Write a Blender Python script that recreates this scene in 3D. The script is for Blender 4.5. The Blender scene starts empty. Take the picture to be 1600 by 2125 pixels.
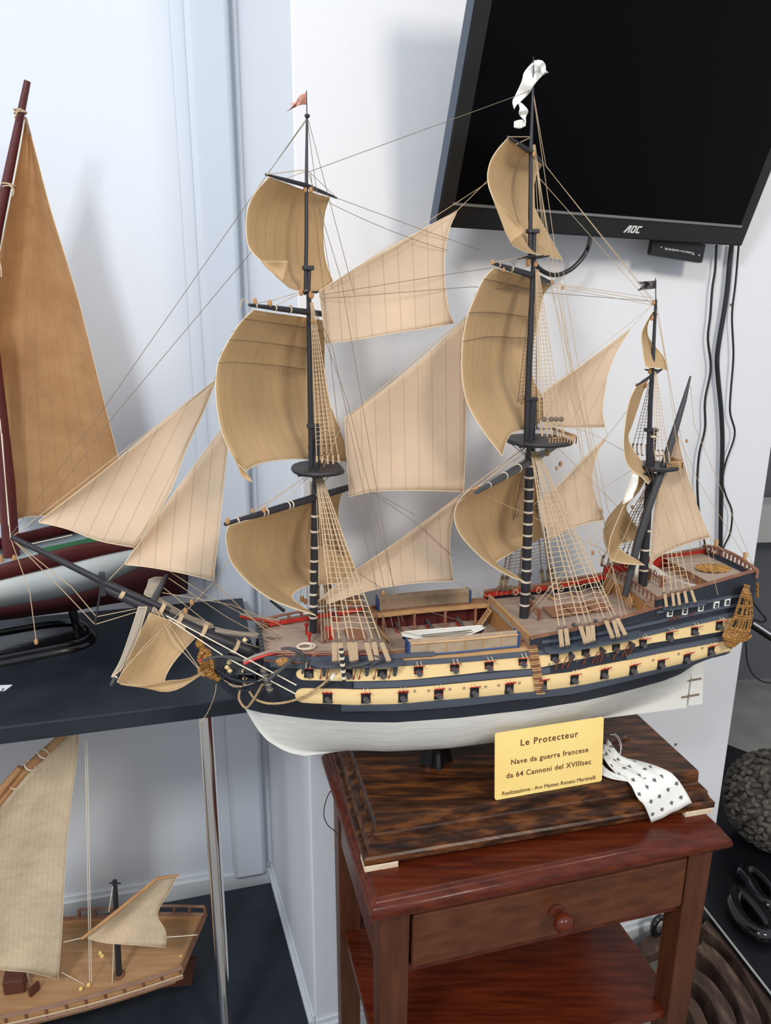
import bpy, math, random
from math import sin, cos, radians, pi, sqrt, hypot, atan2, floor
random.seed(7)
SC = bpy.context.scene
COL = SC.collection
# ------------------------------------------------------------------ camera
F = 1500.0; PIT = radians(15); ROL = radians(.35); CZ = 1.58
fw = (0, cos(PIT), -sin(PIT)); u0 = (0, sin(PIT), cos(PIT)); r0 = (1, 0, 0)
RR = [r0[i]*cos(ROL)+u0[i]*sin(ROL) for i in range(3)]
UU = [u0[i]*cos(ROL)-r0[i]*sin(ROL) for i in range(3)]
from mathutils import Matrix, Vector
cam = bpy.data.cameras.new('camera'); camo = bpy.data.objects.new('camera', cam); COL.objects.link(camo)
cam.sensor_fit = 'HORIZONTAL'; cam.sensor_width = 36; cam.lens = F/1600*36; cam.clip_start = .02; cam.clip_end = 50
camo.matrix_world = Matrix(((RR[0], UU[0], -fw[0], 0), (RR[1], UU[1], -fw[1], 0), (RR[2], UU[2], -fw[2], CZ), (0, 0, 0, 1)))
SC.camera = camo
# ------------------------------------------------------------------ light and exposure
SC.view_settings.view_transform = 'Standard'; SC.view_settings.look = 'None'; SC.view_settings.gamma = 1
SC.view_settings.use_curve_mapping = False; SC.view_settings.exposure = 0.0
wd = bpy.data.worlds.new('world'); SC.world = wd; wd.use_nodes = True
wd.node_tree.nodes['Background'].inputs[0].default_value = (.86, .92, 1, 1)
wd.node_tree.nodes['Background'].inputs[1].default_value = .74
def area(name, loc, target, sx, sy, power, col):
    l = bpy.data.lights.new(name, 'AREA'); l.shape = 'RECTANGLE'; l.size = sx; l.size_y = sy; l.energy = power; l.color = col
    o = bpy.data.objects.new(name, l); COL.objects.link(o); o.location = loc
    o.rotation_euler = (Vector(target)-Vector(loc)).to_track_quat('-Z', 'Y').to_euler(); return o
area('ceiling_lamp', (1.75, -1.45, 3.2), (.2, 1.2, 1.2), .6, .6, 54, (1, .89, .77))
area('ceiling_lamp', (-.9, -1.1, 2.95), (-.2, 1.3, .9), .45, .45, 42, (.95, .97, 1))
area('window_daylight', (-2.6, -.2, 2.3), (-.3, 1.5, 1.2), 1.6, 1.6, 16, (.80, .90, 1))
# ------------------------------------------------------------------ pixel to place helpers (photo frame 1600x2125)
def ray(px, py):
    a = (px-800)/F; b = (1062.5-py)/F
    return [fw[i]+a*RR[i]+b*UU[i] for i in range(3)]
def atY(px, py, Y):
    d = ray(px, py); k = Y/d[1]; return (d[0]*k, Y, d[2]*k+CZ)
def atZ(px, py, z):
    d = ray(px, py); k = (z-CZ)/d[2]; return (d[0]*k, d[1]*k, z)
def atPlane(px, py, n, c):
    d = ray(px, py); k = c/(d[0]*n[0]+d[1]*n[1]); return (d[0]*k, d[1]*k, d[2]*k+CZ)
YAW = radians(13); su = (cos(YAW), sin(YAW)); sv = (-sin(YAW), cos(YAW)); SO = (.09, 1.085)
def W(t, s, z): return (SO[0]+t*su[0]+s*sv[0], SO[1]+t*su[1]+s*sv[1], z)
def ST(px, py, s=0):
    d = ray(px, py); k = (SO[0]*sv[0]+SO[1]*sv[1]+s)/(d[0]*sv[0]+d[1]*sv[1])
    return ((d[0]*k-SO[0])*su[0]+(d[1]*k-SO[1])*su[1], s, d[2]*k+CZ)
def P(px, py, s=0): return W(*ST(px, py, s))
def cr(ox, oy, sc, pts): return [(ox+x/sc, oy+y/sc) for x, y in pts]
# ------------------------------------------------------------------ vector helpers
def add(a, b): return (a[0]+b[0], a[1]+b[1], a[2]+b[2])
def sub(a, b): return (a[0]-b[0], a[1]-b[1], a[2]-b[2])
def mul(a, k): return (a[0]*k, a[1]*k, a[2]*k)
def lerp(a, b, k): return tuple(a[i]+(b[i]-a[i])*k for i in range(len(a)))
def nrm(a):
    l = sqrt(sum(c*c for c in a)) or 1; return tuple(c/l for c in a)
def cross(a, b): return (a[1]*b[2]-a[2]*b[1], a[2]*b[0]-a[0]*b[2], a[0]*b[1]-a[1]*b[0])
def tab(x, T):
    if x <= T[0][0]: return T[0][1]
    for (a, b), (c, d) in zip(T, T[1:]):
        if x <= c: return b+(d-b)*(x-a)/(c-a) if c > a else d
    return T[-1][1]
def catmull(p, n):
    """n+1 points evenly spaced along a smooth curve through p"""
    if len(p) == 2: return [lerp(p[0], p[1], i/n) for i in range(n+1)]
    q = [tuple(2*a-b for a, b in zip(p[0], p[1]))]+list(p)+[tuple(2*a-b for a, b in zip(p[-1], p[-2]))]
    dense = []
    for i in range(1, len(q)-2):
        for k in range(8):
            t = k/8; r = []
            for c in range(len(p[0])):
                a, b, cc, d = q[i-1][c], q[i][c], q[i+1][c], q[i+2][c]
                r.append(.5*((2*b)+(cc-a)*t+(2*a-5*b+4*cc-d)*t*t+(3*b-a-3*cc+d)*t**3))
            dense.append(tuple(r))
    dense.append(tuple(p[-1]))
    L = [0]
    for a, b in zip(dense, dense[1:]): L.append(L[-1]+sqrt(sum((x-y)**2 for x, y in zip(a, b))))
    out = []; j = 0
    for i in range(n+1):
        s = L[-1]*i/n
        while j < len(L)-2 and L[j+1] < s: j += 1
        d = L[j+1]-L[j]; out.append(lerp(dense[j], dense[j+1], (s-L[j])/d if d > 0 else 0))
    out[0] = tuple(p[0]); out[-1] = tuple(p[-1]); return out
# ------------------------------------------------------------------ materials
MT = {}
def mat(name, col, rough=.5, metal=0, spec=.5, var=None, scale=20, stretch=(1, 1, 1), rot=0, bump=0, bscale=None, coat=0, trans=0, col3=None, detail=4):
    m = bpy.data.materials.new(name); m.use_nodes = True; nt = m.node_tree; b = nt.nodes['Principled BSDF']
    b.inputs['Base Color'].default_value = (*col, 1); b.inputs['Roughness'].default_value = rough; b.inputs['Metallic'].default_value = metal
    b.inputs['Specular IOR Level'].default_value = spec; b.inputs['Coat Weight'].default_value = coat
    tc = nt.nodes.new('ShaderNodeTexCoord'); mp = nt.nodes.new('ShaderNodeMapping'); mp.inputs['Scale'].default_value = stretch
    mp.inputs['Rotation'].default_value = (0, 0, rot); nt.links.new(tc.outputs['Object'], mp.inputs[0])
    nz = nt.nodes.new('ShaderNodeTexNoise'); nz.inputs['Scale'].default_value = scale; nz.inputs['Detail'].default_value = detail; nt.links.new(mp.outputs[0], nz.inputs[0])
    if var:
        cr_ = nt.nodes.new('ShaderNodeValToRGB'); e = cr_.color_ramp.elements
        e[0].position = .35; e[0].color = (*col, 1); e[1].position = .65; e[1].color = (*var, 1)
        if col3: x = e.new(.5); x.color = (*col3, 1)
        nt.links.new(nz.outputs[0], cr_.inputs[0]); nt.links.new(cr_.outputs[0], b.inputs['Base Color'])
    if bump:
        n2 = nt.nodes.new('ShaderNodeTexNoise'); n2.inputs['Scale'].default_value = bscale or scale; n2.inputs['Detail'].default_value = 4; nt.links.new(mp.outputs[0], n2.inputs[0])
        bp = nt.nodes.new('ShaderNodeBump'); bp.inputs['Strength'].default_value = bump; bp.inputs['Distance'].default_value = .01
        nt.links.new(n2.outputs[0], bp.inputs['Height']); nt.links.new(bp.outputs[0], b.inputs['Normal'])
    MT[name] = m; return m
def cloth(name, col, seam, freq, trans=.35, width=.05, var=None, bump=.25):
    """sail cloth: stitched seams follow the UV map (u in metres), light shines through"""
    m = mat(name, col, .9, spec=.1); nt = m.node_tree; b = nt.nodes['Principled BSDF']
    uv = nt.nodes.new('ShaderNodeUVMap'); sp = nt.nodes.new('ShaderNodeSeparateXYZ'); nt.links.new(uv.outputs[0], sp.inputs[0])
    mu = nt.nodes.new('ShaderNodeMath'); mu.operation = 'MULTIPLY'; mu.inputs[1].default_value = freq; nt.links.new(sp.outputs[0], mu.inputs[0])
    fr = nt.nodes.new('ShaderNodeMath'); fr.operation = 'FRACT'; nt.links.new(mu.outputs[0], fr.inputs[0])
    ls = nt.nodes.new('ShaderNodeMath'); ls.operation = 'LESS_THAN'; ls.inputs[1].default_value = width; nt.links.new(fr.outputs[0], ls.inputs[0])
    tc = nt.nodes['Texture Coordinate']; nz = nt.nodes.new('ShaderNodeTexNoise'); nz.inputs['Scale'].default_value = 9; nz.inputs['Detail'].default_value = 5
    nt.links.new(tc.outputs['Object'], nz.inputs[0])
    rp = nt.nodes.new('ShaderNodeValToRGB'); rp.color_ramp.elements[0].position = .3; rp.color_ramp.elements[1].position = .7
    v = var or tuple(c*.86 for c in col); rp.color_ramp.elements[0].color = (*v, 1); rp.color_ramp.elements[1].color = (*col, 1)
    nt.links.new(nz.outputs[0], rp.inputs[0])
    mx = nt.nodes.new('ShaderNodeMix'); mx.data_type = 'RGBA'; nt.links.new(ls.outputs[0], mx.inputs[0]); nt.links.new(rp.outputs[0], mx.inputs[6]); mx.inputs[7].default_value = (*seam, 1)
    nt.links.new(mx.outputs[2], b.inputs['Base Color'])
    tr = nt.nodes.new('ShaderNodeBsdfTranslucent'); nt.links.new(mx.outputs[2], tr.inputs[0])
    ms = nt.nodes.new('ShaderNodeMixShader'); ms.inputs[0].default_value = trans
    nt.links.new(b.outputs[0], ms.inputs[1]); nt.links.new(tr.outputs[0], ms.inputs[2]); nt.links.new(ms.outputs[0], nt.nodes['Material Output'].inputs[0])
    n2 = nt.nodes.new('ShaderNodeTexNoise'); n2.inputs['Scale'].default_value = 22; nt.links.new(tc.outputs['Object'], n2.inputs[0])
    bp = nt.nodes.new('ShaderNodeBump'); bp.inputs['Strength'].default_value = bump; bp.inputs['Distance'].default_value = .01
    nt.links.new(n2.outputs[0], bp.inputs['Height']); nt.links.new(bp.outputs[0], b.inputs['Normal']); return m
WR = -radians(14)
mat('wall_paint', (.72, .735, .76), .85, spec=.2, bump=.05, bscale=60)
mat('wall_panel', (.66, .70, .75), .7, spec=.3, bump=.05, bscale=40)
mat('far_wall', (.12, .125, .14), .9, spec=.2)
mat('floor_grey', (.20, .19, .18), .8, var=(.26, .25, .23), scale=8, bump=.2)
mat('board_black', (.011, .015, .022), .38, spec=.4, var=(.022, .028, .038), scale=9, bump=.03, bscale=70)
mat('chrome', (.96, .96, .96), .08, 1)
mat('plinth_black', (.006, .007, .009), .35, bump=.03, bscale=70)
mat('dark_wood', (.014, .0055, .003), .33, spec=.35, var=(.135, .046, .012), col3=(.048, .016, .006), scale=13, stretch=(1, 6.5, 6.5), rot=WR, bump=.05, bscale=30, detail=9)
mat('mahogany', (.056, .008, .003), .27, spec=.32, var=(.11, .020, .006), scale=9, stretch=(1, 12, 12), rot=WR, bump=.03, bscale=20, detail=8)
mat('drawer_wood', (.070, .021, .008), .42, spec=.3, var=(.115, .037, .014), scale=9, stretch=(1, 7, 7), rot=WR, bump=.05, bscale=20, detail=7)
mat('leg_wood', (.062, .019, .008), .4, spec=.3, var=(.098, .032, .013), scale=7, stretch=(9, 9, 1), bump=.04, bscale=20, detail=7)
mat('cork', (.72, .60, .44), .9, var=(.6, .48, .33), scale=120)
mat('hull_white', (.80, .79, .74), .5, var=(.74, .73, .68), scale=8, stretch=(1, 1, 4), bump=.12, bscale=18)
mat('navy', (.020, .024, .034), .6, spec=.35, bump=.05, bscale=40)
mat('wale_grey', (.075, .09, .115), .6, spec=.35)
mat('band_yellow', (.80, .59, .29), .6, spec=.3)
mat('red', (.52, .028, .018), .55)
mat('blue', (.018, .06, .19), .5)
mat('gold', (.42, .20, .045), .38, .55, var=(.60, .32, .09), scale=160, bump=.7, bscale=260)
mat('gallery_gold', (.35, .17, .05), .5, .2, var=(.50, .27, .09), scale=200, bump=.7, bscale=240)
mat('spar', (.022, .022, .028), .5, spec=.5)
mat('spar_grey', (.05, .05, .055), .5)
mat('iron', (.12, .115, .12), .5, .3)
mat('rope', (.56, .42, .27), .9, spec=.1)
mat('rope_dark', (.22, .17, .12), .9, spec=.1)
mat('rope_light', (.76, .68, .54), .9, spec=.1)
mat('bolt_rope', (.76, .62, .42), .9, spec=.1)
mat('anchor_rope', (.50, .36, .20), .9, spec=.1, var=(.30, .2, .1), scale=300)
mat('woolding', (.70, .60, .46), .7)
mat('deadeye', (.16, .11, .08), .7)
mat('block_wood', (.42, .22, .09), .6)
mat('deck', (.34, .25, .19), .7, var=(.42, .32, .25), scale=12, stretch=(1, 14, 1), rot=-YAW, bump=.03)
mat('rail_wood', (.22, .095, .055), .55, var=(.30, .14, .08), scale=40)
mat('light_wood', (.48, .27, .12), .55, var=(.56, .34, .16), scale=40)
mat('cabin_wood', (.42, .20, .07), .5)
mat('grate', (.30, .14, .08), .6)
mat('black_hole', (.006, .006, .008), .8)
mat('hammock', (.33, .24, .16), .8, var=(.4, .3, .2), scale=60)
mat('chain_red', (.28, .05, .02), .6)
mat('boat_grey', (.62, .62, .58), .6)
mat('white_paint', (.82, .82, .78), .5)
mat('brass', (.95, .69, .23), .42, .1, var=(.98, .78, .30), scale=7, bump=.03, bscale=50)
mat('engraved', (.10, .03, .008), .7)
mat('ribbon_white', (.80, .79, .75), .7)
mat('fleur', (.10, .10, .11), .8)
mat('flag_pink', (.62, .33, .26), .8)
mat('flag_grey', (.10, .09, .10), .8)
mat('tv_plastic', (.012, .012, .012), .38, spec=.3)
mat('tv_edge_lit', (.05, .07, .10), .4)
mat('tv_screen', (.001, .001, .0015), .35, spec=.06)
mat('strip_grey', (.22, .22, .21), .4, .4)
mat('logo_grey', (.62, .62, .60), .5)
mat('cable_black', (.008, .008, .009), .4)
mat('boat_red', (.085, .012, .012), .45, spec=.4, bump=.06, bscale=60)
mat('boat_bottom', (.06, .01, .012), .5)
mat('boat_white', (.66, .70, .68), .45, var=(.60, .64, .62), scale=8, bump=.1, bscale=20)
mat('boat_green', (.008, .12, .055), .4)
mat('boat_deck', (.42, .50, .53), .6)
mat('black_gloss', (.004, .004, .005), .12, coat=.3, bump=.05, bscale=30)
mat('oak', (.42, .225, .10), .5, var=(.52, .30, .145), scale=8, stretch=(1, 16, 16), rot=WR, bump=.04, detail=7)
mat('oak_trim', (.17, .075, .035), .5, var=(.24, .11, .055), scale=30)
mat('bamboo', (.40, .20, .08), .5, var=(.52, .28, .12), scale=20)
mat('red_brown', (.10, .03, .018), .45)
mat('card_white', (.75, .76, .78), .7)
mat('knot', (.055, .047, .040), .95, var=(.14, .12, .10), scale=30, bump=1, bscale=45)
mat('old_wood', (.035, .018, .012), .75, var=(.14, .095, .065), scale=14, stretch=(4, 1, 1), rot=.5, bump=.5, bscale=30, detail=8, col3=(.075, .042, .027))
mat('beam_wood', (.04, .022, .015), .85, var=(.13, .07, .045), scale=8, bump=.4, bscale=20)
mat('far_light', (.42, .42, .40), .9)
mat('trim_paint', (.66, .69, .72), .6)
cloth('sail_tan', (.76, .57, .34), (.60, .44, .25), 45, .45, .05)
cloth('sail_cream', (.87, .71, .54), (.64, .50, .36), 46, .45, .045)
cloth('sail_old', (.66, .42, .22), (.46, .27, .13), 22, .45, .03, var=(.54, .31, .145), bump=.6)
cloth('sail_linen', (.90, .76, .56), (.70, .57, .38), 55, .45, .05, bump=.8)
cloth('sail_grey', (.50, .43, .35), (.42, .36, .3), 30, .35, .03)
# ------------------------------------------------------------------ mesh builder
def base_of(parent):
    o = (0, 0, 0)
    while parent is not None: o = add(o, tuple(parent.location)); parent = parent.parent
    return o
class MB:
    def __init__(s): s.v = []; s.f = []; s.uv = None; s.mi = []; s.cur = 0
    def face(s, idx): s.f.append(tuple(idx)); s.mi.append(s.cur)
    def quad(s, a, b, c, d):
        n = len(s.v); s.v += [a, b, c, d]; s.face((n, n+1, n+2, n+3)); return s
    def hexa(s, p):            # p: 8 points, bottom 4 then top 4
        n = len(s.v); s.v += list(p)
        for q in ((3, 2, 1, 0), (4, 5, 6, 7), (0, 1, 5, 4), (1, 2, 6, 5), (2, 3, 7, 6), (3, 0, 4, 7)): s.face([n+i for i in q])
        return s
    def box(s, c, size, ax=None):
        ax = ax or ((1, 0, 0), (0, 1, 0), (0, 0, 1)); h = [x/2 for x in size]
        def q(i, j, k): return tuple(c[m]+ax[0][m]*h[0]*i+ax[1][m]*h[1]*j+ax[2][m]*h[2]*k for m in range(3))
        return s.hexa([q(-1, -1, -1), q(1, -1, -1), q(1, 1, -1), q(-1, 1, -1), q(-1, -1, 1), q(1, -1, 1), q(1, 1, 1), q(-1, 1, 1)])
    def tube(s, pts, r, n=6, caps=True):
        pts = [tuple(p) for p in pts]; rs = r if isinstance(r, (list, tuple)) else [r]*len(pts)
        base = len(s.v); prev = None
        for i, p in enumerate(pts):
            d = nrm(sub(pts[min(i+1, len(pts)-1)], pts[max(i-1, 0)]))
            if prev is None: a = nrm(cross(d, (0, 0, 1) if abs(d[2]) < .9 else (1, 0, 0)))
            else:
                k = sum(prev[j]*d[j] for j in range(3)); a = nrm(sub(prev, mul(d, k)))
            prev = a; b = cross(d, a)
            for j in range(n):
                t = 2*pi*j/n; s.v.append(tuple(p[m]+(a[m]*cos(t)+b[m]*sin(t))*rs[i] for m in range(3)))
        for i in range(len(pts)-1):
            for j in range(n):
                s.face((base+i*n+j, base+i*n+(j+1) % n, base+(i+1)*n+(j+1) % n, base+(i+1)*n+j))
        if caps:
            s.face([base+j for j in range(n)][::-1]); s.face([base+(len(pts)-1)*n+j for j in range(n)])
        return s
    def bar(s, a, b, r, r2=None, n=6): return s.tube([a, b], [r, r if r2 is None else r2], n)
    def lathe(s, c, prof, n=16, ax=((1, 0, 0), (0, 1, 0), (0, 0, 1))):   # prof: (radius, height)
        base = len(s.v)
        for r, h in prof:
            for j in range(n):
                t = 2*pi*j/n; s.v.append(tuple(c[m]+ax[0][m]*r*cos(t)+ax[1][m]*r*sin(t)+ax[2][m]*h for m in range(3)))
        for i in range(len(prof)-1):
            for j in range(n): s.face((base+i*n+j, base+i*n+(j+1) % n, base+(i+1)*n+(j+1) % n, base+(i+1)*n+j))
        s.face([base+j for j in range(n)][::-1]); s.face([base+(len(prof)-1)*n+j for j in range(n)]); return s
    def prism(s, poly, d):     # poly 3D points, extruded by vector d
        n = len(s.v); k = len(poly); s.v += [tuple(p) for p in poly]+[add(p, d) for p in poly]
        s.face([n+i for i in range(k)]); s.face([n+k+i for i in range(k)][::-1])
        for i in range(k): j = (i+1) % k; s.face((n+i, n+k+i, n+k+j, n+j))
        return s
    def grid(s, rows, uv=None, close=False):
        n = len(s.v); m = len(rows[0])
        for r in rows: s.v += [tuple(p) for p in r]
        for i in range(len(rows)-1):
            for j in range(m if close else m-1):
                s.face((n+i*m+j, n+i*m+(j+1) % m, n+(i+1)*m+(j+1) % m, n+(i+1)*m+j))
        if uv is not None: s.uv = (s.uv or [(0, 0)]*n)+[q for r in uv for q in r]
        return s
    def ball(s, c, r, n=8, sc=(1, 1, 1)):
        rows = []
        for i in range(n//2+1):
            a = pi*i/(n//2); rows.append([(c[0]+r*sc[0]*sin(a)*cos(2*pi*j/n), c[1]+r*sc[1]*sin(a)*sin(2*pi*j/n), c[2]+r*sc[2]*cos(a)) for j in range(n)])
        return s.grid(rows, close=True)
    def build(s, name, m, parent=None, smooth=True, label=None, bevel=0, solid=0, sub=0, kind=None, ang=35):
        off = base_of(parent)
        me = bpy.data.meshes.new(name); me.from_pydata([sub_(p, off) for p in s.v], [], s.f)
        ms = m if isinstance(m, list) else [m]
        for q in ms: me.materials.append(MT[q])
        if len(ms) > 1:
            for p, i in zip(me.polygons, s.mi): p.material_index = i
        if s.uv:
            l = me.uv_layers.new(name='UVMap')
            for lp in me.loops: l.data[lp.index].uv = s.uv[lp.vertex_index]
        me.validate(); me.update()
        if smooth:
            me.shade_smooth()
            try: me.set_sharp_from_angle(angle=radians(ang))
            except Exception: pass
        o = bpy.data.objects.new(name, me); COL.objects.link(o)
        if parent: o.parent = parent
        if label: o['label'] = label
        if kind: o['kind'] = kind
        if bevel: b = o.modifiers.new('bevel', 'BEVEL'); b.width = bevel; b.segments = 2; b.limit_method = 'ANGLE'
        if solid: b = o.modifiers.new('solid', 'SOLIDIFY'); b.thickness = solid; b.offset = 0
        if sub: b = o.modifiers.new('sub', 'SUBSURF'); b.levels = sub; b.render_levels = sub
        return o
def sub_(a, b): return (a[0]-b[0], a[1]-b[1], a[2]-b[2])
def thing(name, label, cat, loc, group=None):
    o = bpy.data.objects.new(name, None); COL.objects.link(o); o.location = loc; o['label'] = label; o['category'] = cat
    o.empty_display_size = .02
    if group: o['group'] = group
    return o
def tag(o, label, cat, group=None):
    o['label'] = label; o['category'] = cat
    if group: o['group'] = group
    return o
def recenter(o):
    """put a one-mesh thing's origin at the middle of its underside"""
    vs = o.data.vertices; xs = [v.co.x for v in vs]; ys = [v.co.y for v in vs]; zs = [v.co.z for v in vs]
    c = Vector(((min(xs)+max(xs))/2, (min(ys)+max(ys))/2, min(zs)))
    for v in vs: v.co -= c
    o.location = c; return o
def text(body, size, origin, ex, ey, m, parent, name='lettering', extr=.0004, shear=0, align='CENTER', off=0, spacing=1):
    cu = bpy.data.curves.new(name, 'FONT'); cu.body = body; cu.size = size; cu.extrude = extr; cu.align_x = align; cu.shear = shear; cu.offset = off; cu.space_character = spacing
    tmp = bpy.data.objects.new(name, cu); COL.objects.link(tmp); bpy.context.view_layer.update()
    me = bpy.data.meshes.new_from_object(tmp.evaluated_get(bpy.context.evaluated_depsgraph_get()))
    bpy.data.objects.remove(tmp); ez = cross(ex, ey); off_ = base_of(parent)
    for v in me.vertices:
        c = v.co; v.co = Vector([origin[i]+ex[i]*c.x+ey[i]*c.y+ez[i]*c.z-off_[i] for i in range(3)])
    me.materials.clear(); me.materials.append(MT[m])
    o = bpy.data.objects.new(name, me); COL.objects.link(o)
    if parent: o.parent = parent
    return o
# ================================================================== THE SETTING
def struct(name, mb, m, bevel=0, smooth=False): return mb.build(name, m, smooth=smooth, bevel=bevel, kind='structure')
NW = (-.3305, .9438); CW = 1.2268                       # column front wall plane
NB = (-.2425, .970); CB = -.2425*-.334+.970*1.714       # back wall plane
cA = (-.148, 1.250); cB = (.863, 1.602)
wdir = nrm((cB[0]-cA[0], cB[1]-cA[1], 0)); wn = (-wdir[1], wdir[0], 0)
back_dir = nrm((-.316+.148, 1.719-1.250, 0))
ZT = 3.3
mb = MB(); a = (cA[0], cA[1], 0); b = (cB[0], cB[1], 0); c = add(b, mul(wn, .5)); d = add(a, mul(back_dir, .5))
mb.prism([a, b, c, d], (0, 0, ZT)); struct('wall_front', mb, 'wall_paint', bevel=.003)
bw = (cos(radians(14)), sin(radians(14)), 0); bn = (-bw[1], bw[0], 0)
p0 = add((-.322, 1.717, 0), mul(bw, -2.4)); p1 = add((-.322, 1.717, 0), mul(bw, .15))
MBx = MB().prism([p0, p1, add(p1, mul(bn, .1)), add(p0, mul(bn, .1))], (0, 0, ZT)); struct('wall_back', MBx, 'wall_panel')
fl = MB().prism([(-3.5, -3, -.05), (4, -3, -.05), (4, 4, -.05), (-3.5, 4, -.05)], (0, 0, .05)); struct('floor', fl, 'floor_grey')
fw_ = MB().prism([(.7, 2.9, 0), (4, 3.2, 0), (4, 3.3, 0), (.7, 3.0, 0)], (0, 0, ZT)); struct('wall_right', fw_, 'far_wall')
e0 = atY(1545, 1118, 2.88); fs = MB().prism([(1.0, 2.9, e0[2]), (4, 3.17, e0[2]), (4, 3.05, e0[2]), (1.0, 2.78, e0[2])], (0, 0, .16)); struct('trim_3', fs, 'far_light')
# boxed pipe casing in the corner and a ridge on the back wall
def onback(x): return add((-.322, 1.717, 0), mul(bw, x))
q0 = onback(-.100); q1 = onback(-.010)
cs = MB().prism([add(q0, (0, 0, .075)), add(q1, (0, 0, .075)), add(add(q1, mul(bn, -.03)), (0, 0, .075)), add(add(q0, mul(bn, -.03)), (0, 0, .075))], (0, 0, ZT-.1)); struct('trim_1', cs, 'wall_panel', bevel=.012, smooth=True)
q0 = onback(-.128); q1 = onback(-.098)
cs = MB().prism([add(q0, (0, 0, .09)), add(q1, (0, 0, .09)), add(add(q1, mul(bn, -.008)), (0, 0, .09)), add(add(q0, mul(bn, -.008)), (0, 0, .09))], (0, 0, ZT-.1)); struct('trim_2', cs, 'wall_panel', bevel=.003)
def baseboard(name, a, b, n, h, th):
    m = MB().prism([a, b, add(b, mul(n, th)), add(a, mul(n, th))], (0, 0, h))
    m.prism([add(a, (0, 0, h)), add(b, (0, 0, h)), add(add(b, mul(n, th*.45)), (0, 0, h)), add(add(a, mul(n, th*.45)), (0, 0, h))], (0, 0, .012))
    struct(name, m, 'trim_paint', bevel=.002)
baseboard('baseboard_back', p0, (-.322, 1.717, 0), mul(bn, -1), .085, .016)
sn = (-back_dir[1], back_dir[0], 0)
baseboard('baseboard_left', (cA[0], cA[1], 0), add((cA[0], cA[1], 0), mul(back_dir, .49)), sn, .085, .014)
baseboard('baseboard_front', (cA[0], cA[1], 0), (cB[0], cB[1], 0), mul(wn, -1), .075, .014)
# ================================================================== DISPLAY SHELF
sy = radians(15); sw = (cos(sy), sin(sy), 0); sd = (-sin(sy), cos(sy), 0)
FR = (-.222, 1.182, 0)                                   # front right corner of the upper board
rk = thing('display_shelf', 'black two-board display shelf with a chrome post carrying the smaller boats', 'shelf', add(FR, (-.5, .2, 0)))
def board(z, th, ext, dep, name, right=0, fr=0):
    a = add(add(FR, mul(sw, right)), mul(sd, fr)); b = add(a, mul(sw, -ext)); c = add(b, mul(sd, dep-fr)); d = add(a, mul(sd, dep-fr))
    return MB().prism([add(q, (0, 0, z-th)) for q in (a, d, c, b)][::-1], (0, 0, th)).build(name, 'board_black', rk, smooth=False, bevel=.0025)
board(.917, .032, 1.3, .49, 'shelf_board'); board(.072, .05, 1.3, .49, 'shelf_board', right=.09, fr=-.1)
pp = atY(428, 1500, 1.20); pb = atY(452, 2100, 1.20)
MB().lathe((pp[0], pp[1], .072), [(.0135, 0), (.0135, .885-.072)], 28).build('post', 'chrome', rk)
MB().lathe((pp[0], pp[1], .878), [(.0175, 0), (.0175, .007)], 28).build('post_collar', 'chrome', rk)
# number card on the shelf
q = [atZ(-30, 1436, .918), atZ(10, 1434, .918), atZ(26, 1422, .918), atZ(-20, 1424, .918)]
cd = MB().prism(q, (0, 0, .0012)).build('number_card', 'card_white', smooth=False); recenter(cd)
tag(cd, 'small white number card lying on the black upper shelf at far left', 'card')
ex = nrm(sub(q[1], q[0])); tx = text('5', .012, add(atZ(4, 1433, .9195), (0, 0, 0)), ex, (-ex[1], ex[0], 0), 'cable_black', cd, 'numeral', .0003)
# ================================================================== SIDE TABLE
tyaw = radians(15); tw = (cos(tyaw), sin(tyaw), 0); td = (-sin(tyaw), cos(tyaw), 0); T0 = (-.017, .840, 0); TWd = .605; TD = .40
tb = thing('side_table', 'reddish mahogany side table with one drawer holding up the large ship', 'table', add(add(T0, mul(tw, TWd/2)), mul(td, TD/2)))
def tp(a, b, z): return add(add(add(T0, mul(tw, a)), mul(td, b)), (0, 0, z))
def ring(mb, prof, x0, x1, y0, y1, fn, close_top=True):   # rectangular moulding: prof = (inset, z)
    rows = []
    for ins, z in prof:
        rows.append([fn(x0+ins, y0+ins, z), fn(x1-ins, y0+ins, z), fn(x1-ins, y1-ins, z), fn(x0+ins, y1-ins, z)])
    mb.grid(rows, close=True); n = len(mb.v); k = len(rows)
    mb.face([n-4, n-3, n-2, n-1]); mb.face([n-4*k+3, n-4*k+2, n-4*k+1, n-4*k])
pr = [(.012, .748), (.003, .748), (0, .752), (-.001, .758), (.0015, .765), (.006, .770), (.010, .772), (.011, .776), (.014, .780)]
m_ = MB(); ring(m_, pr, 0, TWd, 0, TD, tp); m_.build('tabletop', 'mahogany', tb, ang=50)
LW = .046
for (x, y) in ((.018, .018), (TWd-.018-LW, .018), (.018, TD-.018-LW), (TWd-.018-LW, TD-.018-LW)):
    m_ = MB().hexa([tp(x+.004, y+.004, 0), tp(x+LW-.004, y+.004, 0), tp(x+LW-.004, y+LW-.004, 0), tp(x+.004, y+LW-.004, 0), tp(x, y, .748), tp(x+LW, y, .748), tp(x+LW, y+LW, .748), tp(x, y+LW, .748)])
    m_.build('leg', 'leg_wood', tb, smooth=False, bevel=.002)
xa = .018+LW; xb = TWd-.018-LW
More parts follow.
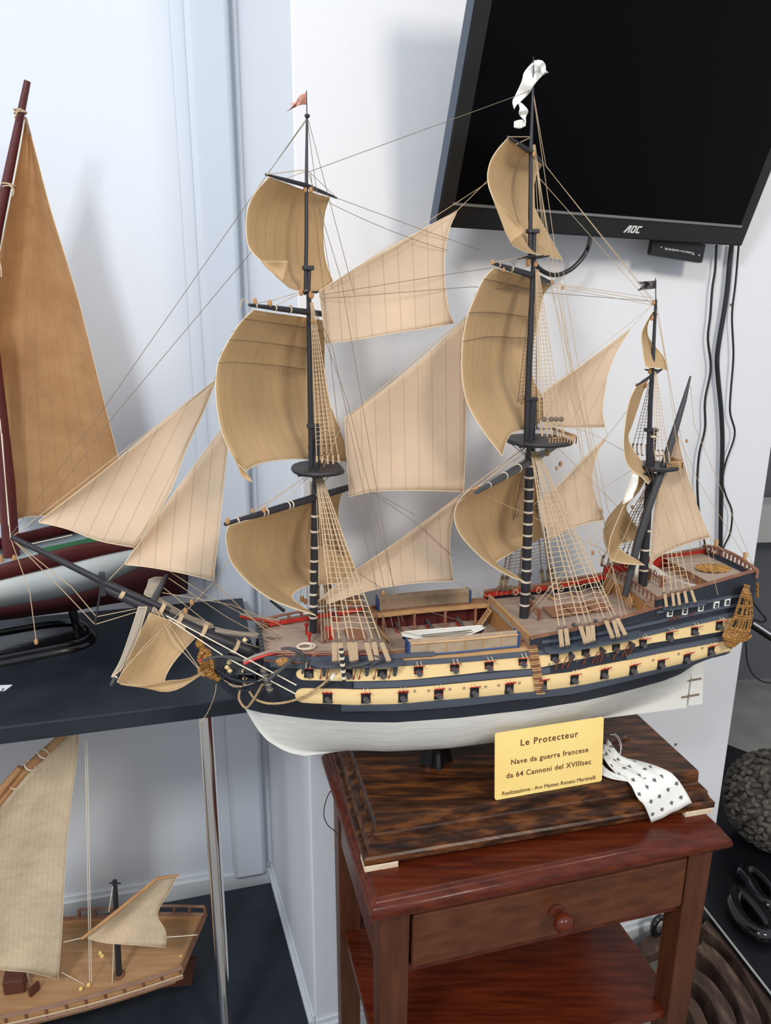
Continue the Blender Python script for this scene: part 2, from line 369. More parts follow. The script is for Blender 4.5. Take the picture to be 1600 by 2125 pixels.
for (x0, x1, y0, y1, z0, z1) in ((xa, xb, .022, .036, .735, .748), (xa, xb, .03, .044, .615, .63), (.022, .034, xa, TD-xa, .615, .748), (TWd-.034, TWd-.022, xa, TD-xa, .615, .748), (xa, xb, TD-.034, TD-.022, .615, .748)):
    MB().hexa([tp(x0, y0, z0), tp(x1, y0, z0), tp(x1, y1, z0), tp(x0, y1, z0), tp(x0, y0, z1), tp(x1, y0, z1), tp(x1, y1, z1), tp(x0, y1, z1)]).build('apron', 'mahogany', tb, smooth=False)
dr = MB().hexa([tp(xa+.004, .016, .636), tp(xb-.004, .016, .636), tp(xb-.004, .30, .636), tp(xa+.004, .30, .636), tp(xa+.004, .016, .731), tp(xb-.004, .016, .731), tp(xb-.004, .30, .731), tp(xa+.004, .30, .731)]).build('drawer', 'drawer_wood', tb, smooth=False, bevel=.003)
kc = tp(.302, .016, .685); kax = (tw, (0, 0, 1), mul(td, -1))
MB().lathe(kc, [(.012, 0), (.0125, .003), (.008, .006), (.0065, .012), (.010, .016), (.0145, .020), (.0165, .026), (.0155, .032), (.011, .037), (.004, .039)], 24, kax).build('knob', 'mahogany', dr)
ls = MB().hexa([tp(.03, .03, .38), tp(TWd-.03, .03, .38), tp(TWd-.03, TD-.02, .38), tp(.03, TD-.02, .38), tp(.03, .03, .398), tp(TWd-.03, .03, .398), tp(TWd-.03, TD-.02, .398), tp(.03, TD-.02, .398)]).build('lower_shelf', 'mahogany', tb, smooth=False, bevel=.002)
# dark cord hanging by the table's left side
cp = [(703, 1636, .83), (688, 1640, .80), (677, 1660, .775), (672, 1690, .76), (680, 1712, .75), (692, 1722, .748), (705, 1732, .745), (708, 1700, .76), (726, 1691, .79)]
pt = [add(atY(x, y, 1.0+(1800-y)*.0009), (0, 0, 0)) for x, y, z in cp]
cd = MB().tube(catmull(pt, 40), .0009, 6).build('cord', 'cable_black'); recenter(cd); tag(cd, 'thin dark cord looping off the left edge of the wooden display base', 'cord')
# ================================================================== DISPLAY BASE
by = radians(13.6); bw_ = (cos(by), sin(by), 0); bd_ = (-sin(by), cos(by), 0); B0 = (-.028, .904, 0); BW = .600; BD = .315
def bp_(a, b, z): return add(add(add(B0, mul(bw_, a)), mul(bd_, b)), (0, 0, z))
ds = thing('wooden_pedestal', 'dark-stained stepped wooden base under the large warship model', 'pedestal', bp_(BW/2, BD/2, .79))
pr = [(0, .790), (0, .800), (.003, .803), (.006, .803), (.0065, .807), (.009, .812), (.0095, .817), (.013, .819), (.018, .821), (.0185, .826), (.021, .828), (.0215, .846), (.023, .850)]
m_ = MB(); ring(m_, pr, 0, BW, 0, BD, bp_); m_.build('moulded_base', 'dark_wood', ds, ang=40)
for nm, px, py in (('foot', 910, 1588), ('foot', 1215, 1548)):
    c = atZ(px, py, .85); c = add(c, mul(sv+(0,), .012))
    fo = MB()
    rows = []
    for i in range(13):
        h = i/12; z = .85+h*.062; r = .0125+.004*(1-h)**2*2+.018*max(0, h-.55)**1.3*2
        rows.append([add((c[0], c[1], z), add(mul(su+(0,), r*(1+.28*cos(4*a+.4))*cos(a)*1.15), mul(sv+(0,), r*(1+.28*cos(4*a+.4))*sin(a)))) for a in [2*pi*k/24 for k in range(24)]])
    fo.grid(rows, close=True); n = len(fo.v); fo.face(range(n-24, n)); fo.build(nm, 'black_gloss', ds, label='glossy black carved foot cradling the keel')
for (a, b, lb) in ((.0, .0, 'small pale cork pad under the left front corner of the wooden base'), (BW-.055, .0, 'small pale cork pad under the right front corner of the wooden base')):
    cb = MB().hexa([bp_(a+x, b+y, z) for z in (.780, .790) for x, y in ((0, -.001), (.052, -.001), (.052, .03), (0, .03))]).build('cork_pad', 'cork', smooth=False, bevel=.001)
    recenter(cb); tag(cb, lb, 'pad', 'cork pads under the wooden base')
# back pads, hidden but carrying the base
# ================================================================== PLAQUE
pl0 = atZ(1027, 1661, .8505); pl1 = atZ(1249, 1621, .8505)
px_ = nrm(sub(pl1, pl0)); pyv = nrm((-px_[1]*.10, px_[0]*.10, 1)); pH = .1155
lw_ = sqrt(sum(c*c for c in sub(pl1, pl0)))
k1 = atPlane(1011, 1524, (-px_[1], px_[0]), -px_[1]*pl0[0]+px_[0]*pl0[1]+.006)
pn = cross(px_, pyv)
m_ = MB(); R_ = .004; poly = []
x0 = 0; HH = .112
for cx, cy, a0 in ((R_, R_, 180), (lw_-R_, R_, 270), (lw_-R_, HH-R_, 0), (R_, HH-R_, 90)):
    for k in range(5):
        a = radians(a0+k*22.5); poly.append(add(pl0, add(mul(px_, cx+R_*cos(a)), mul(pyv, cy+R_*sin(a)))))
m_.prism(poly, mul(pn, -.002)); pq = m_.build('name_plaque', 'brass', smooth=False); recenter(pq)
tag(pq, 'rectangular polished brass plaque engraved Le Protecteur standing on the wooden base', 'plaque')
def ptx(s, size, fx, fy, sp=1.0, off=0): text(s, size, add(add(pl0, add(mul(px_, lw_*fx), mul(pyv, HH*fy))), mul(pn, .0003)), px_, pyv, 'engraved', pq, 'lettering', .0002, off=off, spacing=sp)
ptx('Le Protecteur', .0150, .49, .76, 1.18, .00015); ptx('Nave da guerra francese', .0122, .50, .50, 1.12, .0001); ptx('da 64 Cannoni del XVIIIsec', .0122, .495, .305, 1.1, .0001); ptx('Realizzazione : Avv Matteo Renato Martinelli', .0094, .50, .055, .98, .0)
# ================================================================== RIBBON WITH LILIES
def fleur(mb, c, ex, ey, s):
    n = cross(ex, ey); n = mul(n, .0003)
    for pts in (((-.10, -.5), (.10, -.5), (.12, -.05), (.22, .25), (0, .55), (-.22, .25), (-.12, -.05)), ((.12, -.1), (.5, .05), (.45, .3), (.3, .12), (.12, .1)), ((-.12, -.1), (-.12, .1), (-.3, .12), (-.45, .3), (-.5, .05)), ((-.3, -.22), (.3, -.22), (.3, -.1), (-.3, -.1))):
        mb.prism([add(add(c, n), add(mul(ex, x*s), mul(ey, y*s))) for x, y in pts], n)
def ribz(px, py):
    """height of the cloth above camera-relative place: rests on the base top, then hangs over the steps"""
    return None
edgeL = [(1244, 1560), (1262, 1590), (1285, 1612), (1308, 1626), (1322, 1652), (1338, 1672), (1352, 1708)]
edgeR = [(1262, 1535), (1290, 1566), (1330, 1578), (1370, 1594), (1400, 1612), (1420, 1638), (1436, 1666)]
zz = [.862, .857, .855, .858, .853, .830, .792]
dl = [0, 0, 0, 0, .0, -.004, -.006]
def ribp(e, i):
    left = e is edgeL
    if i < (3 if left else 5): return atZ(e[i][0], e[i][1], zz[i])
    fY = bp_(0, 0, 0); n = (-sin(by), cos(by)); c = n[0]*B0[0]+n[1]*B0[1]
    return atPlane(e[i][0], e[i][1], n, c+((.016, .005, -.002, -.004)[i-3] if left else (.005, -.004)[i-5]))
L_ = catmull([ribp(edgeL, i) for i in range(7)], 22); R2 = catmull([ribp(edgeR, i) for i in range(7)], 22)
rows = []
for i in range(23):
    rows.append([add(lerp(L_[i], R2[i], j/12), (0, 0, .0025*sin(j*1.3+i*.3)*(1 if i < 16 else .4))) for j in range(13)])
rb = thing('patterned_ribbon', 'white cloth ribbon printed with grey lilies draped over the wooden base', 'ribbon', (L_[8][0], L_[8][1], .851))
MB().grid(rows).build('cloth_strip', 'ribbon_white', rb, solid=.0008)
fl_ = MB()
for i in range(2, 22, 3):
    for j in range(1+(i//3) % 2, 12, 3):
        a, b, c = rows[i][j], rows[i][j+1], rows[i-1][j]
        ex = nrm(sub(b, a)); ey = nrm(sub(c, a)); nn = nrm(cross(ex, ey)); ey = cross(nn, ex)
        if nn[1] > 0 and nn[2] < 0: nn = mul(nn, -1)
        fleur(fl_, add(a, mul(nn, .0006)), ex, ey, .0075)
fl_.build('lily_print', 'fleur', rb, smooth=False)
# second folded piece going behind the plaque
A1 = [atZ(x, y, .856) for x, y in ((1236, 1568), (1262, 1598), (1300, 1612))]; A2 = [atZ(x, y, .853) for x, y in ((1240, 1604), (1268, 1616), (1304, 1622))]
a_ = catmull(A1, 8); b_ = catmull(A2, 8); MB().grid([[lerp(a_[i], b_[i], j/4) for j in range(5)] for i in range(9)]).build('cloth_tail', 'ribbon_white', rb, solid=.0008)
m_ = MB()
for p in (((1283, 1570), (1290, 1550), (1284, 1530), (1275, 1522)), ((1288, 1568), (1287, 1545), (1278, 1527), (1266, 1524)), ((1246, 1600), (1262, 1612), (1285, 1618), (1300, 1616)), ((1244, 1592), (1256, 1600), (1275, 1612), (1290, 1614))):
    m_.tube(catmull([atZ(x, y, .858) for x, y in p], 10), .0005, 5)
m_.build('frayed_threads', 'ribbon_white', rb)
st_ = MB().bar(atZ(1240, 1546, .854), atZ(1308, 1526, .854), .0022, .0022, 8).build('dowel', 'old_wood'); recenter(st_); tag(st_, 'short thin brown stick lying on the wooden base behind the plaque', 'stick')
# ================================================================== WARSHIP: HULL
ship = thing('model_ship', 'large three-masted model warship with tan sails and yellow gun bands above the wooden base', 'model ship', W(.09, 0, .90))
U3 = su+(0,); V3 = sv+(0,)
WLB = [(-.319, .003), (-.31, .012), (-.29, .026), (-.25, .045), (-.21, .063), (-.156, .082), (-.097, .096), (0, .104), (.117, .105), (.2, .100), (.26, .091), (.316, .08), (.376, .066), (.42, .050), (.459, .028), (.475, .016)]
MIDB = [(-.325, .004), (-.318, .020), (-.305, .038), (-.29, .052), (-.26, .070), (-.22, .086), (-.16, .101), (-.08, .110), (.03, .114), (.13, .114), (.2, .110), (.28, .102), (.36, .092), (.42, .084), (.485, .074), (.54, .07)]
DECB = [(-.325, .004), (-.318, .026), (-.308, .042), (-.295, .057), (-.27, .068), (-.23, .079), (-.18, .088), (-.1, .098), (.0, .103), (.1, .102), (.18, .098), (.26, .092), (.33, .086), (.4, .080), (.47, .074), (.54, .068)]
TBZ = [(.893, -.225), (.90, -.245), (.907, -.258), (.915, -.268), (.93, -.285), (.95, -.298), (.971, -.308), (.996, -.319), (1.04, -.325), (1.2, -.325)]
TSZ = [(.893, .475), (1.0, .475), (1.02, .474), (1.035, .482), (1.06, .50), (1.105, .510), (1.18, .53)]
def hb(t, z):
    """half breadth of the hull at station t and height z"""
    te = t
    if z < .992:
        tb_ = tab(z, TBZ)
        if t < 0: te = -.318+(t-tb_)*(.318/(-tb_))
        zr = max(0, (z-.893)/.099); p = tab(t, [(-.30, 1.5), (-.26, 1.0), (-.2, .68), (-.1, .42), (0, .34), (.12, .34), (.2, .44), (.3, .85), (.38, 1.5), (.475, 2.4)])
        return max(.0035, tab(te, WLB)*zr**p)
    if z < 1.04:
        k = (z-.992)/.048; k = k*k*(3-2*k)*.5+k*.5; return tab(t, WLB)*(1-k)+tab(t, MIDB)*k
    if z < 1.105: k = (z-1.04)/.065; return tab(t, MIDB)*(1-k)+tab(t, DECB)*k
    return tab(t, DECB)*(1-(z-1.105)*.9)
def onhull(px, py, off=0):
    s = -.1
    for _ in range(25):
        t, _s, z = ST(px, py, s); s = .5*s+.5*-(hb(t, z)+off)
    return (t, s, z)
ZTOP = [(-.33, 1.058), (-.296, 1.060), (-.288, 1.096), (-.2, 1.095), (-.06, 1.096), (.10, 1.093), (.115, 1.100), (.217, 1.106), (.33, 1.122), (.43, 1.132), (.53, 1.145)]
def ztop(t): return tab(t, ZTOP)
NQ = 90
qs = [i/NQ for i in range(NQ+1)]
def tq(q, z):
    q = q-.08*sin(2*pi*q); a = tab(z, TBZ); b = tab(z, TSZ); return a+(b-a)*q
def hullrow(z_of, side):
    r = []
    for q in qs:
        z = z_of(0); t = tq(q, z); z = z_of(t); t = tq(q, z); r.append(W(t, side*hb(t, z), z))
    return r
zb = [.893, .896, .899, .903, .908, .914, .921, .929, .938, .948, .958, .968, .978, .986, .992]
for nm, mt_, levels in (('hull_bottom', 'hull_white', [lambda t, z=z: z for z in zb]),
                        ('hull_side', 'navy', [lambda t, z=z: z for z in (.992, .999, 1.006, 1.013, 1.02, 1.027, 1.034, 1.041)]+[lambda t, k=k: 1.041+(ztop(t)-1.041)*k for k in (.17, .34, .5, .67, .84, 1)])):
    m_ = MB()
    for side in (-1, 1):
        m_.grid([hullrow(f, side) for f in levels])
    A = [hullrow(f, -1)[-1] for f in levels]; B = [hullrow(f, 1)[-1] for f in levels]; m_.grid([A, B])
    A = [hullrow(f, -1)[0] for f in levels]; B = [hullrow(f, 1)[0] for f in levels]; m_.grid([A, B])
    hull = m_.build(nm, mt_, ship, ang=60)
# rudder
def slab(mb, poly, s0, s1, rnd=None):       # poly of (t, z) between planes s0 and s1
    mb.prism([W(t, s0, z) for t, z in poly], mul(V3, s1-s0)); return mb
rud = [ST(1447, 1459)[::2], ST(1432, 1461)[::2], (.480, 1.02), (.493, 1.02), (.512, .90)]
r_ = slab(MB(), [(.479, .897), (.477, 1.03), (.492, 1.03), (.500, .98), (.508, .897)], -.0035, .0035).build('rudder', 'hull_white', ship, smooth=False)
for z in (.915, .947):
    slab(MB(), [(.462, z), (.462, z+.003), (.498, z+.005), (.498, z+.002)], -.0055, .0055).build('hinge_strap', 'rope_dark', r_, smooth=False)
# stem knee (cutwater) under the figurehead
kn = [ST(x, y) for x, y in [(504, 1462), (480, 1442), (456, 1422), (434, 1402), (424, 1388), (430, 1376), (446, 1388), (470, 1404), (500, 1408), (530, 1410), (540, 1470), (515, 1478)]]
slab(MB(), [(a, b) for a, _, b in kn], -.004, .004).build('stem_knee', 'navy', ship, smooth=False)
# painted bands and wales
def line(pts): L = sorted([onhull(x, y) for x, y in pts]); return [(a, c) for a, b, c in L]
def band(name, lo, hi, t0, t1, off, m, round_=0, n=130, th=None):
    top = []; bot = []; th = th or off
    for i in range(n+1):
        q_ = i/n; t = t0+(t1-t0)*(q_*q_*.75+q_*.25 if round_ else q_); a = tab(t, lo); b = tab(t, hi)
        if round_ and t-t0 < round_:
            c = (a+b)/2; h = (b-a)/2*sqrt(max(0, 1-((round_-(t-t0))/round_)**2)); a, b = c-h, c+h
        bot.append((t, a)); top.append((t, b))
    rows = []
    for k in range(5):
        r = []
        for (t, a), (_, b) in zip(bot, top): z = a+(b-a)*k/4; r.append(W(t, -(hb(t, z)+off), z))
        rows.append(r)
    rows = [[W(t, -(hb(t, a)-.001), a) for t, a in bot]]+rows+[[W(t, -(hb(t, b)-.001), b) for t, b in top]]
    m_ = MB().grid(rows)
    for e in (0, -1):
        n0 = len(m_.v); m_.v += [r[e] for r in rows]; m_.face(range(n0, n0+len(rows)))
    return m_.build(name, m, ship, ang=40)
LT = line([(612, 1428), (640, 1428), (700, 1429), (760, 1430), (822, 1428), (905, 1422), (987, 1414), (1092, 1404), (1180, 1395), (1225, 1384), (1319, 1366), (1381, 1353), (1500, 1330)])
LB = line([(612, 1456), (655, 1459), (740, 1462), (820, 1460), (877, 1455), (1015, 1443), (1116, 1433), (1180, 1425), (1225, 1417), (1350, 1391), (1444, 1369), (1503, 1353)])
UT = line([(622, 1387), (682, 1386.5), (760, 1386), (822, 1382), (932, 1375.5), (1092, 1362), (1180, 1352), (1306, 1328), (1412, 1303), (1505, 1282)])
UB = line([(619, 1410), (655, 1411), (740, 1413), (820, 1411), (877, 1407), (1015, 1392), (1112, 1386), (1209, 1366), (1350, 1334), (1497, 1310)])
tL = onhull(612, 1442)[0]; tU = onhull(614, 1399)[0]; tE = .498
band('gun_band', LB, LT, tL, .493, .0012, 'band_yellow', .012)
band('gun_band', UB, UT, tU, .500, .0012, 'band_yellow', .012)
G1 = line([(710, 1474), (740, 1474), (905, 1468), (1070, 1450), (1180, 1439), (1256, 1422), (1381, 1391), (1506, 1361)])
band('wale', G1, LB, onhull(708, 1468)[0], .492, .0035, 'wale_grey')
def thick(L, d): return [(t, z+d) for t, z in L]
G2 = line([(733, 1422), (760, 1422), (905, 1414), (1092, 1400), (1140, 1392)])
band('wale', thick(LT, .003), thick(LT, .0115), onhull(733, 1418)[0], onhull(1140, 1390)[0], .0035, 'wale_grey')
band('wale', thick(LT, .002), thick(LT, .0095), onhull(1298, 1362)[0], .494, .0035, 'wale_grey')
band('wale', thick(UT, .0015), thick(UT, .008), onhull(560, 1380)[0], .50, .004, 'wale_grey')
H1 = [(t, z+.018) for t, z in UT]; H2 = [(t, z+.022) for t, z in UT]
band('wale', H1, H2, .13, .505, .003, 'wale_grey'); band('wale', thick(H1, .016), thick(H2, .016), .335, .515, .003, 'wale_grey')
band('wale', thick(UT, .013), thick(UT, .018), -.3, -.04, .003, 'wale_grey')
# ---------------------------------------------------------------- decks and bulwarks
def deckplate(name, m, t0, t1, z0, z1, inset=.004, n=24, th=.004, tilt=0):
    top = MB(); rows = []
    for i in range(n+1):
        t = t0+(t1-t0)*i/n; z = z0+(z1-z0)*i/n; b = hb(t, z+.01)-inset
        rows.append([W(t, -b, z), W(t, -b*.5, z+.002), W(t, 0, z+.003), W(t, b*.5, z+.002), W(t, b, z)])
    top.grid(rows); top.grid([[add(p, (0, 0, -th)) for p in r] for r in rows])
    for e in (0, n): top.grid([rows[e], [add(p, (0, 0, -th)) for p in rows[e]]])
    return top.build(name, m, ship)
deckplate('forecastle_deck', 'deck', -.287, -.105, 1.094, 1.094)
deckplate('gun_deck', 'deck', -.115, .125, 1.062, 1.062)
deckplate('quarter_deck', 'deck', .112, .345, 1.096, 1.106)
deckplate('poop_deck', 'deck', .335, .527, 1.135, 1.150)
# bulkheads between the decks
for t, z0, z1, nm in ((-.105, 1.06, 1.094, 'rail_wood'), (.112, 1.06, 1.096, 'cabin_wood'), (.337, 1.10, 1.137, 'cabin_wood'), (-.287, 1.05, 1.094, 'navy')):
    b = hb(t, 1.1)-.004; MB().hexa([W(t, -b, z0), W(t+.003, -b, z0), W(t+.003, b, z0), W(t, b, z0), W(t, -b, z1), W(t+.003, -b, z1), W(t+.003, b, z1), W(t, b, z1)]).build('bulkhead', nm, ship, smooth=False)
def bulwark(name, mo, mi, t0, t1, z0f, z1f, n=30, sides=(-1, 1), cap='rail_wood', th=.003, capw=.007):
    for sd_ in sides:
        m_ = MB(); o = []; i_ = []
        for k in range(n+1):
            t = t0+(t1-t0)*k/n; b0 = hb(t, z0f(t)); b1 = hb(t, z1f(t))
            o.append([W(t, sd_*b0, z0f(t)), W(t, sd_*b1, z1f(t))]); i_.append([W(t, sd_*(b0-th), z0f(t)), W(t, sd_*(b1-th), z1f(t))])
        m_.grid(o); k0 = len(m_.f); m_.grid(i_)
        for k in range(k0, len(m_.f)): m_.mi[k] = 1
        for e in (0, n): m_.quad(o[e][0], o[e][1], i_[e][1], i_[e][0])
        w = m_.build(name, [mo, mi], ship, ang=50)
        c = MB()
        rows = []
        for k in range(n+1):
            t = t0+(t1-t0)*k/n; b = hb(t, z1f(t))-th/2; z = z1f(t)
            rows.append([W(t, sd_*(b-capw/2), z), W(t, sd_*(b+capw/2), z), W(t, sd_*(b+capw/2), z+.0025), W(t, sd_*(b-capw/2), z+.0025)])
        c.grid(rows, close=True); n0 = len(c.v); c.face([0, 1, 2, 3]); c.face([n0-4, n0-3, n0-2, n0-1]); c.build('rail_cap', cap, w, smooth=False)
bulwark('bulwark', 'rail_wood', 'rail_wood', -.287, -.05, ztop, lambda t: ztop(t)+.004)
bulwark('bulwark', 'navy', 'red', .112, .345, ztop, lambda t: ztop(t)+.011)
bulwark('bulwark', 'navy', 'red', .333, .526, ztop, lambda t: 1.148+(t-.333)*.145)
# near waist gangway with grating, and the far one
for sd_, in ((-1,), (1,)):
    m_ = MB(); rows = []
    for k in range(25):
        t = -.108+.222*k/24; b = hb(t, 1.098)
        rows.append([W(t, sd_*(b+.001), 1.098), W(t, sd_*(b-.032), 1.098), W(t, sd_*(b-.032), 1.092), W(t, sd_*(b+.001), 1.092)])
    m_.grid(rows, close=True); gw = m_.build('gangway', 'light_wood', ship, smooth=False)
    g = MB()
    for k in range(56):
        t = -.105+.216*k/55; b = hb(t, 1.1); g.box(W(t, sd_*(b-.014), 1.0988), (.0012, .022, .0012), (U3, V3, (0, 0, 1)))
    for j in range(5):
        for k in range(12):
            t = -.105+.216*k/12; t2 = t+.018; b = hb(t, 1.1); g.bar(W(t, sd_*(b-.004-.005*j), 1.0995), W(t2, sd_*(hb(t2, 1.1)-.004-.005*j), 1.0995), .0006, n=4)
    g.build('grating', 'grate', gw, smooth=False)
    # hammock boxes with blue ends
    for (ta, tb_) in (((-.078, .093),) if sd_ < 0 else ((-.085, .080),)):
        mid = [(ta+(tb_-ta)*k/6) for k in range(7)]
        h = MB()
        so = .004; wdt = .016; hh = .019
        rows = []
        for k in range(25):
            t = ta+(tb_-ta)*k/24; b = hb(t, 1.098)-so
            rows.append([W(t, sd_*b, 1.100), W(t, sd_*b, 1.100+hh), W(t, sd_*(b-wdt*.5), 1.100+hh+.004), W(t, sd_*(b-wdt), 1.100+hh), W(t, sd_*(b-wdt), 1.100)])
        h.grid(rows, close=True); h.face(range(5)); n0 = len(h.v); h.face(range(n0-5, n0)); hbx = h.build('hammock_box', 'hammock', ship, smooth=False)
        f = MB()
        for k in (0, 24):
            r = rows[k]; c = mul(add(add(r[0], r[1]), add(r[3], r[4])), .25); f.box(c, (.003, .020, .024), (U3, V3, (0, 0, 1)))
        f.tube([add(rows[k][0], mul(V3, sd_*.0008)) for k in range(0, 25, 3)], .0016, 4)
        f.build('blue_frame', 'blue', hbx, smooth=False)
        f = MB(); f.tube([add(rows[k][1], mul(V3, sd_*.0006)) for k in range(0, 25, 3)], .0016, 4)
        for k in range(0, 25, 4): f.bar(add(rows[k][0], mul(V3, sd_*.0008)), add(rows[k][1], mul(V3, sd_*.0008)), .0006, n=4)
        f.build('slat_frame', 'light_wood', hbx, smooth=False)
# ship's boat lying in the waist
bt = MB(); rows = []; inner = []; T0_ = ST(866, 1308, -.04); c0, c1 = -.068, .068
for i in range(21):
    q = i/20; t = c0+(c1-c0)*q; w = .021*(sin(pi*(q*.94+.03))**.55)*(1-.25*q*q); sh = 1.092+.006*(2*q-1)**2
    rows.append([W(t, -.018+w*k, sh-.020*(1-abs(k)**2.2)**.6*sin(pi*(q*.96+.02))**.4) for k in (-1, -.85, -.6, -.3, 0, .3, .6, .85, 1)])
    inner.append([W(t, -.018+w*.86*k, sh-.012*(1-abs(k)**2.2)**.6*sin(pi*(q*.96+.02))**.4) for k in (-1, -.85, -.6, -.3, 0, .3, .6, .85, 1)])
bt.grid(rows); bto = bt.build('ship_boat', 'spar', ship)
bi = MB().grid(inner)
for e in (0, 8): bi.grid([[r[e] for r in rows], [r[e] for r in inner]])
bi.build('boat_inside', 'boat_grey', bto)
m_ = MB()
for e in (0, 8): m_.tube([add(r[e], (0, 0, .0006)) for r in rows], .0012, 5)
for q in (5, 9, 13): m_.box(lerp(inner[q][2], inner[q][6], .5), (.005, .030, .0015), (U3, V3, (0, 0, 1)))
m_.build('gunwale', 'white_paint', bto)
m_ = MB()
for dy in (-.006, .0, .006): m_.bar(W(-.035, -.018+dy, 1.091), W(.05, -.018+dy*1.3, 1.091), .0009, n=5)
m_.build('oar', 'rope_dark', bto)
# red far bulwark inside the waist with posts, beam and little red guns
m_ = MB(); m_.hexa([W(-.10, .088, 1.062), W(.11, .088, 1.062), W(.11, .091, 1.062), W(-.10, .091, 1.062), W(-.10, .088, 1.094), W(.11, .088, 1.094), W(.11, .091, 1.094), W(-.10, .091, 1.094)]); m_.build('inner_wall', 'boat_red', ship, smooth=False)
for k in range(4): MB().box(W(-.08+.055*k, .068, 1.078), (.004, .004, .032), (U3, V3, (0, 0, 1))).build('pillar', 'rail_wood', ship, smooth=False)
for k in range(3):
    g_ = MB().bar(W(-.052+.055*k, .060, 1.069), W(-.052+.055*k, .086, 1.072), .0035, .0028, 8).build('deck_cannon', 'iron', ship)
    MB().box(W(-.052+.055*k, .070, 1.0655), (.009, .014, .005), (U3, V3, (0, 0, 1))).build('carriage', 'red', g_, smooth=False)
def stairs(t, s, z0, z1, dt, w=.014, n=8, m='light_wood', along='t'):
    m_ = MB()
    for k in range(n):
        f = (k+.5)/n; m_.box(W(t+dt*f, s, z0+(z1-z0)*f), (.004, w, .0014), (U3, V3, (0, 0, 1)))
    for e in (-1, 1): m_.bar(W(t, s+e*w/2, z0), W(t+dt, s+e*w/2, z1), .001, n=4)
    m_.build('stairs', m, ship, smooth=False)
stairs(-.078, .035, 1.064, 1.094, -.022); stairs(-.078, -.045, 1.064, 1.094, -.022); stairs(.085, .055, 1.064, 1.096, .022, n=8)
stairs(.322, -.062, 1.106, 1.137, .016); stairs(.322, .052, 1.106, 1.137, .016)
# balustrades at deck edges, gratings, hatches, bell frame, capstan, wheel
def balus(t, s0, s1, z, n, m='light_wood', h=.014):
    m_ = MB(); m_.bar(W(t, s0, z+h), W(t, s1, z+h), .0016, n=4)
    for k in range(n+1): s = s0+(s1-s0)*k/n; m_.box(W(t, s, z+h/2), (.002, .002, h), (U3, V3, (0, 0, 1)))
    for k in range(n): s = s0+(s1-s0)*(k+.5)/n; m_.tube([W(t+.003, s, z+h*.9), W(t+.004, s, z+h*.4)], .0022, 5)
    m_.build('balustrade', m, ship, smooth=False)
balus(-.107, -.085, .085, 1.094, 22, 'rope_dark', .013); balus(.116, -.082, .085, 1.097, 22, 'light_wood', .013); balus(.340, -.07, .07, 1.138, 12, 'rail_wood', .012)
def grate(t0, t1, s0, s1, z, nx, ny):
    m_ = MB().box(W((t0+t1)/2, (s0+s1)/2, z), (t1-t0, s1-s0, .002), (U3, V3, (0, 0, 1)))
    for k in range(nx): m_.box(W(t0+(t1-t0)*(k+.5)/nx, (s0+s1)/2, z+.0016), ((t1-t0)/nx*.45, s1-s0, .0014), (U3, V3, (0, 0, 1)))
    for k in range(ny): m_.box(W((t0+t1)/2, s0+(s1-s0)*(k+.5)/ny, z+.002), (t1-t0, (s1-s0)/ny*.45, .0012), (U3, V3, (0, 0, 1)))
    m_.build('hatch_grating', 'grate', ship, smooth=False)
grate(-.155, -.125, -.022, .016, 1.099, 10, 10)
for a in (.185, .222, .259): grate(a, a+.034, -.022, .016, 1.107+(a-.185)*.04, 10, 10)
MB().box(W(-.182, -.005, 1.105), (.014, .014, .02), (U3, V3, (0, 0, 1))).build('chimney_box', 'red', ship, smooth=False, bevel=.001)
m_ = MB()
for t in (-.195, -.188):
    for s in (-.02, .02): m_.box(W(t, s, 1.105), (.004, .004, .022), (U3, V3, (0, 0, 1)))
m_.bar(W(-.191, -.03, 1.112), W(-.191, .03, 1.112), .002, n=5); m_.build('belfry', 'rail_wood', ship, smooth=False)
for t0, zz_ in ((.163, 1.100), (.385, 1.140)):
    m_ = MB()
    for s in (-.018, .018): m_.box(W(t0, s, zz_+.011), (.004, .004, .022), (U3, V3, (0, 0, 1)))
    m_.bar(W(t0, -.03, zz_+.016), W(t0, .03, zz_+.016), .0016, n=5)
    for k in range(7): m_.bar(W(t0+.001, -.024+.008*k, zz_+.005), W(t0+.001, -.024+.008*k, zz_+.022), .0012, n=5)
    m_.build('pin_rail', 'rail_wood', ship)
whc = W(.325, -.02, 1.122); m_ = MB(); pts = [add(whc, add(mul(V3, .009*cos(2*pi*k/16)), (0, 0, .009*sin(2*pi*k/16)))) for k in range(17)]; m_.tube(pts, .0012, 5)
for k in range(8): a = 2*pi*k/8; m_.bar(whc, add(whc, add(mul(V3, .014*cos(a)), (0, 0, .014*sin(a)))), .0009, n=4)
m_.build('steering_wheel', 'light_wood', ship)
m_ = MB().lathe(W(.350, -.047, 1.106), [(.012, 0), (.012, .004), (.008, .008), (.007, .016)], 14); m_.build('capstan', 'navy', ship)
# hanging coils on the far red bulwark and on deck
def coil(c, r, ax1, ax2, name='rope_coil', m='rope_light', rr=.0007, turns=3):
    pts = [add(c, add(mul(ax1, (r+.0008*(k//16))*cos(2*pi*k/16)), mul(ax2, (r*1.0+.0008*(k//16))*sin(2*pi*k/16)))) for k in range(16*turns+1)]
    MB().tube(pts, rr, 5).build(name, m, ship)
coil(W(-.222, -.035, 1.1015), .012, U3, mul(V3, .9)); coil(W(-.225, -.037, 1.1025), .010, U3, mul(V3, .8))
for k in range(7): coil(W(.165+.022*k, .083, 1.112), .0035, U3, (0, 0, 1.4), rr=.0006, turns=2, m='rope')
for k in range(4): coil(W(.372+.025*k, .072, 1.152), .0035, U3, (0, 0, 1.4), rr=.0006, turns=2, m='rope')
